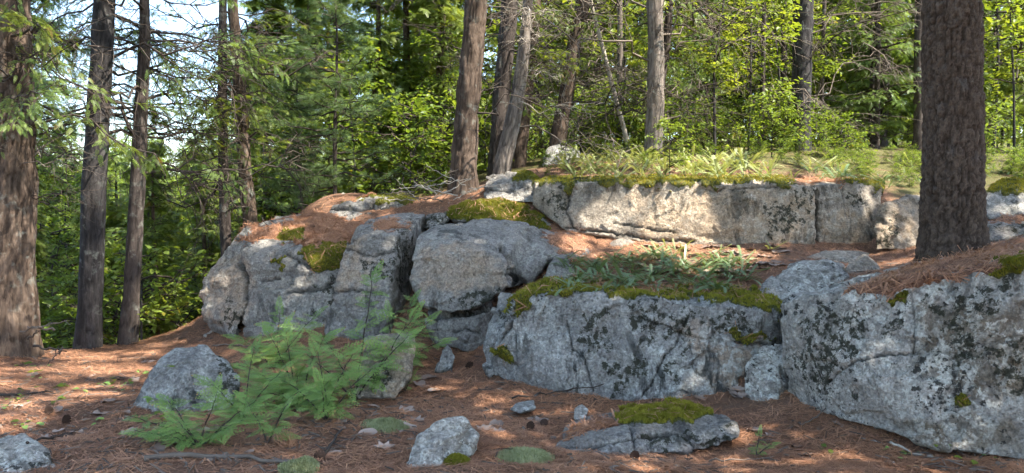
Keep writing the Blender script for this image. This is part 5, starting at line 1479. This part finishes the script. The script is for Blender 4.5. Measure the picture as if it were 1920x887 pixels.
stick('fallen_branch', 'thick mossy fallen branch along the lower border under the low cedar sprigs', 'branch', [(270, 868), (350, 862), (450, 864), (560, 878)], 0.02, M_DEAD, 1, 6)
stick('fallen_branch', 'pale decayed branch end poking out beside the fissured boulder', 'branch', [(386, 641, 9.0), (394, 632, 9.05), (404, 622, 9.1)], 0.04, M_DEAD_PALE, 2, 0)
stick('twig', 'long dark twig on needles near the frame edge', 'twig', [(2, 746), (60, 742), (100, 740)], 0.012, M_TWIG, 3)
stick('twig', 'dark twig lying in front of the broad streaked boulder', 'twig', [(960, 752), (1030, 742), (1130, 728)], 0.008, M_TWIG, 4)
stick('twig', 'pale bent twig under the overhang of the pale speckled block', 'twig', [(1670, 835), (1710, 856), (1750, 862)], 0.010, M_DEAD_PALE, 5, 0)
stick('twig', 'thin twig on needles in front of the rounded grey stone', 'twig', [(165, 715), (215, 714), (260, 712)], 0.007, M_DEAD, 6)
stick('twig', 'dark stick leaning among the cedar sprigs beside the dry needle tuft', 'twig', [(610, 855), (640, 810), (655, 795)], 0.010, M_TWIG, 7, 2)
stick('twig', 'short dark stick at the lower corner near the pale cut-off stone', 'twig', [(50, 832), (100, 825), (140, 820)], 0.009, M_TWIG, 8)
stick('twig', 'slanting twig under the foot of the pale block', 'twig', [(1500, 800), (1530, 790), (1545, 770)], 0.006, M_DEAD, 9, 1)
stick('twig', 'grey twig crossing the needles beneath the fissured boulder', 'twig', [(400, 652), (440, 648), (470, 655)], 0.010, M_DEAD, 10, 3)
stick('twig', 'thin twig on the nearest needles below the flat mossy stone', 'twig', [(1330, 870), (1400, 866), (1450, 862)], 0.006, M_DEAD, 11, 1)

# heap of dead sticks at the shaggy trunk and bleached sticks by the lone trunk
for i in range(16):
    x0, y0 = rg.uniform(-30, 120), rg.uniform(615, 690)
    d = rg.uniform(7.4, 8.6)
    a, b = U(x0, y0, d), U(x0 + rg.uniform(60, 170) * rg.choice((-1, 1)), y0 + rg.uniform(-25, 35), d + rg.uniform(-0.4, 0.4))
    o = stick('dead_stick', 'grey dead stick in the heap at the foot of the shaggy trunk', 'stick', [(x0, y0, d), ((x0 + 0.0) + rg.uniform(-90, 90), y0 + rg.uniform(-25, 25), d)], rg.uniform(0.007, 0.016), rg.choice((M_DEAD, M_DEAD_PALE, M_TWIG)), 60 + i, 3)
    o['group'] = 'sticks heaped at the shaggy trunk'
for i in range(22):
    x0, y0 = rg.uniform(770, 880), rg.uniform(345, 385)
    o = stick('dead_stick', 'bleached stick in the tangle at the foot of the lone furrowed trunk', 'stick', [(x0, y0, 10.0), (x0 + rg.uniform(-90, 90), y0 + rg.uniform(-45, 20), 10.0 + rg.uniform(-0.3, 0.3))], rg.uniform(0.004, 0.010), rg.choice((M_DEAD_PALE, M_DEAD)), 90 + i, 3)
    o['group'] = 'bleached sticks at the lone trunk'

def cone_mesh():
    V, F = [], []
    n = 46
    for i in range(n):
        t = i / n; a = i * 2.4
        r = 0.022 * math.sin(math.pi * (0.12 + 0.85 * t)) ** 0.7; x = -0.06 + 0.12 * t
        c = np.array([x, r * math.cos(a), r * math.sin(a)]); o_ = np.array([0.5, math.cos(a), math.sin(a)]); s = np.array([0, -math.sin(a), math.cos(a)])
        k = len(V)
        V += [c * np.array([1, .3, .3]) - s * 0.004, c * np.array([1, .3, .3]) + s * 0.004, c + o_ * 0.012 + s * 0.009, c + o_ * 0.017, c + o_ * 0.012 - s * 0.009]
        F += [(k, k + 1, k + 2), (k, k + 2, k + 3), (k, k + 3, k + 4)]
    return mesh_np('pine_cone', np.array(V), np.array(F), M_CONE)
CONE = cone_mesh()
for px, py, lab in [(92, 775, 'dark pine cone on open needles near the long dark twig'), (125, 795, 'dark pine cone on open needles beside a pale leaf'), (585, 424, 'dark pine cone on the needle-strewn boulder crown'),
                    (1020, 800, 'dark pine cone against the flat mossy stone'), (995, 806, 'second dark pine cone against the flat mossy stone, the one nearer the rough pale stone'), (1190, 862, 'dark pine cone on the nearest needles below the flat mossy stone'),
                    (880, 690, 'dark pine cone in the gap beside the broad boulder'), (600, 862, 'dark pine cone beside the end of the fallen branch')]:
    p, nn = surf(px, py)
    o = link('pine_cone', CONE, None, p + np.array([0, 0, 0.022]))
    o.rotation_euler = (rg.uniform(-.2, .2), rg.uniform(-.3, .3), rg.uniform(0, 6.28)); o.scale = (0.8,) * 3
    tag(o, lab, 'pine cone', 'pine cones on the needles')

# dry needle tuft and pale moss cushions on the floor
def needle_tuft(px, py):
    p, nn = surf(px, py)
    rng = np.random.default_rng(3)
    n = 160
    d = unit(rng.normal(0, 0.45, (n, 3)) + np.array([-0.3, 0, 0.75]))
    q = unit(np.cross(d, rng.normal(0, 1, (n, 3))))
    L = rng.uniform(0.08, 0.17, (n, 1)); b = rng.normal(0, 0.03, (n, 3)) * np.array([1, 1, 0.1])
    V = np.stack([b - q * 0.0016, b + q * 0.0016, b + d * L], 1).reshape(-1, 3)
    o = link('needle_tuft', mesh_np('needle_tuft', V, np.arange(n * 3).reshape(n, 3), M_NEEDLE, {'tint': np.repeat(rng.uniform(0.6, 1, n), 3)}), None, p)
    tag(o, 'orange tuft of dry pine needles standing up beside the cedar sprigs', 'needle tuft')
needle_tuft(540, 838)

def moss_cushion(px, py, wpx, label, mat, seed):
    p, nn = surf(px, py)
    rad = wpx / FPX * p[1]
    rng = np.random.default_rng(seed)
    n = 26
    V = []
    rings, segs = 12, 30
    for i in range(rings + 1):
        for j in range(segs):
            a = j * 2 * math.pi / segs; rr = rad * i / rings
            V.append((rr * math.cos(a) * (1 + 0.2 * math.sin(2 * a + seed)), rr * math.sin(a) * 0.9, 0))
    V = np.array(V, float)
    rel = np.hypot(V[:, 0], V[:, 1]) / rad
    gz = height(V[:, 0] + p[0], V[:, 1] + p[1]) - p[2]
    V[:, 2] = gz + np.clip(1 - rel ** 2, -0.4, 1) * 0.05 * (1 + 0.5 * vnoise(V + p, 12.0, seed)) - 0.008
    idx = np.arange((rings + 1) * segs).reshape(rings + 1, segs)
    F = np.stack([idx[:-1], idx[1:], np.roll(idx[1:], -1, 1), np.roll(idx[:-1], -1, 1)], -1).reshape(-1, 4)
    o = link('moss_cushion', mesh_np('moss_cushion', V, F, mat, {'tint': np.clip(0.4 + 0.4 * vnoise(V + p, 20.0, seed), 0, 1)}, True), None, p)
    tag(o, label, 'moss')
    rec = dict(V=V, T=np.concatenate([F[:, [0, 1, 2]], F[:, [0, 2, 3]]]))
    P, N = sample(rec, rel < 0.98, 2600, seed)
    N = np.where(N[:, 2:3] < 0, -N, N)
    moss_part(o, np.zeros(3), P, N, mat, seed, 0.014)
moss_cushion(725, 800, 55, 'pale green moss cushion on needles below the squarish stone', M_MOSS_PALE, 1)
moss_cushion(985, 862, 62, 'pale moss cushion in the nearest needles beside the rough pale stone', M_MOSS_PALE, 2)
moss_cushion(855, 868, 28, 'small bright moss tuft touching the rough pale stone', M_MOSS, 3)
moss_cushion(560, 884, 45, 'pale moss cushion cut by the lower border under the fallen branch', M_MOSS_PALE, 4)

# small green seedlings on the open needles
def sprout(px, py, label, seed, n=6, s=0.05):
    p, nn = surf(px, py)
    rng = np.random.default_rng(seed)
    P = rng.normal(0, 0.05, (n, 3)); P[:, 2] = rng.uniform(0.012, 0.03, n)
    X = unit(rng.normal(0, 1, (n, 3)) * np.array([1, 1, 0.2])); N = unit(np.array([0, -0.2, 1.0]) + rng.normal(0, 0.2, (n, 3)))
    V, F, t = scatter(LEAF_V, LEAF_T, P, frames(X, N), s * rng.uniform(0.7, 1.2, n), rng.random(n))
    o = thing('sprout', label, 'seedling', p, 'sprouts on the needles')
    link('leaves', mesh_np('leaves', V, F, M_CEDAR if seed % 2 else M_MAPLE, {'tint': t}), o)
for i in range(26):
    sprout(rg.uniform(0, 330), rg.uniform(665, 800), 'tiny green sprout scattered on the open needles near the slim trunks', 500 + i, rg.randint(3, 7), rg.uniform(0.035, 0.065))
for i in range(8):
    sprout(rg.uniform(1380, 1900), rg.uniform(830, 880), 'tiny green sprout on the nearest needles below the pale block', 540 + i, rg.randint(2, 4), rg.uniform(0.04, 0.06))
